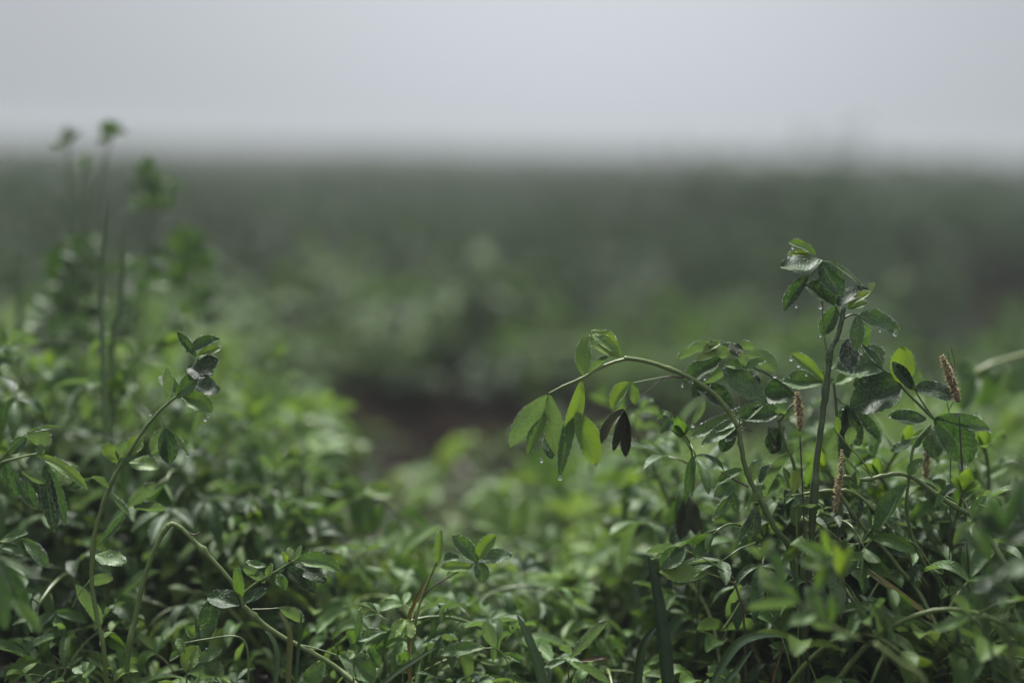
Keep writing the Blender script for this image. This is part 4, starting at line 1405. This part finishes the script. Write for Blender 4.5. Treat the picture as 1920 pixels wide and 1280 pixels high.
def put(x, y, smul=1.0):
    s = canopy(x, y) + sum(a * math.exp(-((x - cx) ** 2 + ((y - cy_) * .6) ** 2) / r_ ** 2) for cx, cy_, r_, a in ((.52, 3.1, .26, .46), (.16, 3.3, .18, .28), (1.12, 3.0, .28, .45), (-.3, 3.6, .2, .2)))
    s = min(s, 1.5) * smul * ng.uniform(.8, 1.1)
    places.append((int(ng.integers(0, 12)), x, y, ground_z(x, y) - .005, ng.uniform(0, 6.28), s, ng.normal(0, .22), ng.normal(0, .22), ng.normal(.22 * noise.noise(Vector((x * 2.0, y * 1.5, 31))), .12)))


while len(places) < 3300:
    y = 1.6 + 6.5 * ng.random() ** 1.25
    x = ng.uniform(-1, 1) * (.42 * y + .7)
    edge = 1.7 + .25 * noise.noise(Vector((x * 2.2, 0, 5)))
    if y < edge or (noise.noise(Vector((x * 1.7, y * 1.4, 21))) < -.22):
        continue
    put(x, y, .62 + .38 * min(1, (y - edge) / .5))
nn = len(places)
while len(places) < nn + 5200:
    y = 8 + 45 * ng.random() ** 1.6
    x = ng.uniform(-1, 1) * (.42 * y + 1.2)
    put(x, y, 1.0 + .02 * (y - 8) ** .5)
tag(link('alfalfa_field', scatter_mesh('alfalfa_field', far, places, M_FAR)), 'dense green alfalfa crop fading into the fog beyond the bare strip', 'field', kind='stuff')

edge = []
for i in range(8):
    r = random.Random(760 + i)
    st, fo = sprig(760 + i, r.uniform(.10, .17), r.uniform(.2, 1.4), r.uniform(.3, .9), 13, .028, 5, 2, 3, .42, .1, 1)
    edge.append(both(st, fo))
places = []
while len(places) < 150:
    x, y = ng.uniform(-.7, .85), ng.uniform(1.42, 1.78)
    if (-.24 < x < .12 and y < 1.58) or noise.noise(Vector((x * 5, y * 3, 40))) < -.18:
        continue
    places.append((int(ng.integers(0, 8)), x, y, ground_z(x, y) - .005, ng.uniform(0, 6.28), ng.uniform(.75, 1.15), ng.normal(0, .25), ng.normal(0, .25), ng.normal(0, .12)))
tag(link('crop_edge', scatter_mesh('crop_edge', edge, places, M_LEAF)), 'pale low leafy growth along the near edge of the crop', 'foliage', kind='stuff')


# ------------------------------------------------------------------ air, light, world
SUN_EL, SUN_AZ = 56.0, -20.0        # degrees; azimuth from +Y (ahead of the camera) towards +X
hm = bpy.data.materials.new('fog_air')
nt, N, L = nodes_of(hm)
N.clear()
out = N.new('ShaderNodeOutputMaterial')
pv = N.new('ShaderNodeVolumePrincipled')
pv.inputs['Color'].default_value = (0.41, 0.43, 0.445, 1)
pv.inputs['Density'].default_value = 0.024
pv.inputs['Anisotropy'].default_value = 0.2
L.new(pv.outputs[0], out.inputs['Volume'])
S, zb, zt = 170, -1.2, 0.62
mb = MB()
mb.add([(x, y, z) for z in (zb, zt) for y in (-S, S) for x in (-S, S)],
       [(0, 2, 3, 1), (4, 5, 7, 6), (0, 1, 5, 4), (2, 6, 7, 3), (0, 4, 6, 2), (1, 3, 7, 5)])
hz = bpy.data.meshes.new('haze')
hz.from_pydata(mb.v, [], mb.f)
hz.materials.append(hm)
tag(link('haze', hz), 'cool grey morning fog lying over the field', 'fog', kind='stuff')

sd = bpy.data.lights.new('sun', 'SUN')
sd.energy, sd.angle, sd.color = 4.9, R(8), (1.0, 0.985, 0.95)
so = link('sun', sd)
el, az = R(SUN_EL), R(SUN_AZ)
sdir = Vector((math.sin(az) * math.cos(el), math.cos(az) * math.cos(el), math.sin(el)))
so.rotation_euler = sdir.to_track_quat('Z', 'Y').to_euler()

w = bpy.data.worlds.new('World')
SC.world = w
w.use_nodes = True
nt, N, L = w.node_tree, w.node_tree.nodes, w.node_tree.links
bg = N['Background']
sky = N.new('ShaderNodeTexSky')
sky.sky_type = 'NISHITA'
sky.sun_disc = False
sky.sun_elevation = el
sky.sun_rotation = az
sky.dust_density = 6
sky.ozone_density = 1.5
hs = N.new('ShaderNodeHueSaturation')
hs.inputs['Saturation'].default_value = 0.25
L.new(sky.outputs[0], hs.inputs['Color'])
# a deck of cloud lies over the blue: brighter overhead, and in a patch painted low ahead, apart from the sun lamp
col = mixc(nt, 0.9, hs.outputs[0], (3.05, 3.26, 3.54))
tc = N.new('ShaderNodeTexCoord')
sp = N.new('ShaderNodeSeparateXYZ')
L.new(tc.outputs['Generated'], sp.inputs[0])
up = math_node(nt, 'MAXIMUM', math_node(nt, 'SUBTRACT', sp.outputs[2], 0.2), 0)
gain = math_node(nt, 'ADD', 1.0, math_node(nt, 'MULTIPLY', up, 2.1))
dp = N.new('ShaderNodeVectorMath')
dp.operation = 'DOT_PRODUCT'
L.new(tc.outputs['Generated'], dp.inputs[0])
dp.inputs[1].default_value = Vector((0.05, 1.0, 0.07)).normalized()
glow = math_node(nt, 'POWER', math_node(nt, 'MAXIMUM', dp.outputs['Value'], 0.0), 22.0)
gain = math_node(nt, 'MULTIPLY', gain, math_node(nt, 'ADD', 0.72, math_node(nt, 'MULTIPLY', glow, 0.34)))
v = N.new('ShaderNodeVectorMath')
v.operation = 'SCALE'
L.new(col, v.inputs[0])
L.new(gain, v.inputs['Scale'])
L.new(v.outputs[0], bg.inputs['Color'])
bg.inputs['Strength'].default_value = 0.1

SC.view_settings.view_transform = 'Standard'
SC.view_settings.look = 'None'
SC.view_settings.exposure = 0.93
SC.view_settings.gamma = 1.0
SC.view_settings.use_curve_mapping = False
cy = SC.cycles
cy.max_bounces = 10
cy.diffuse_bounces = 2
cy.glossy_bounces = 3
cy.transmission_bounces = 8
cy.volume_bounces = 2
cy.sample_clamp_indirect = 2.0
cy.use_adaptive_sampling = False
cy.caustics_reflective = False
cy.caustics_refractive = False
cy.sample_clamp_direct = 8.0
cy.use_denoising = True
cy.denoiser = 'OPENIMAGEDENOISE'
cy.denoising_input_passes = 'RGB_ALBEDO_NORMAL'
cy.denoising_prefilter = 'ACCURATE'
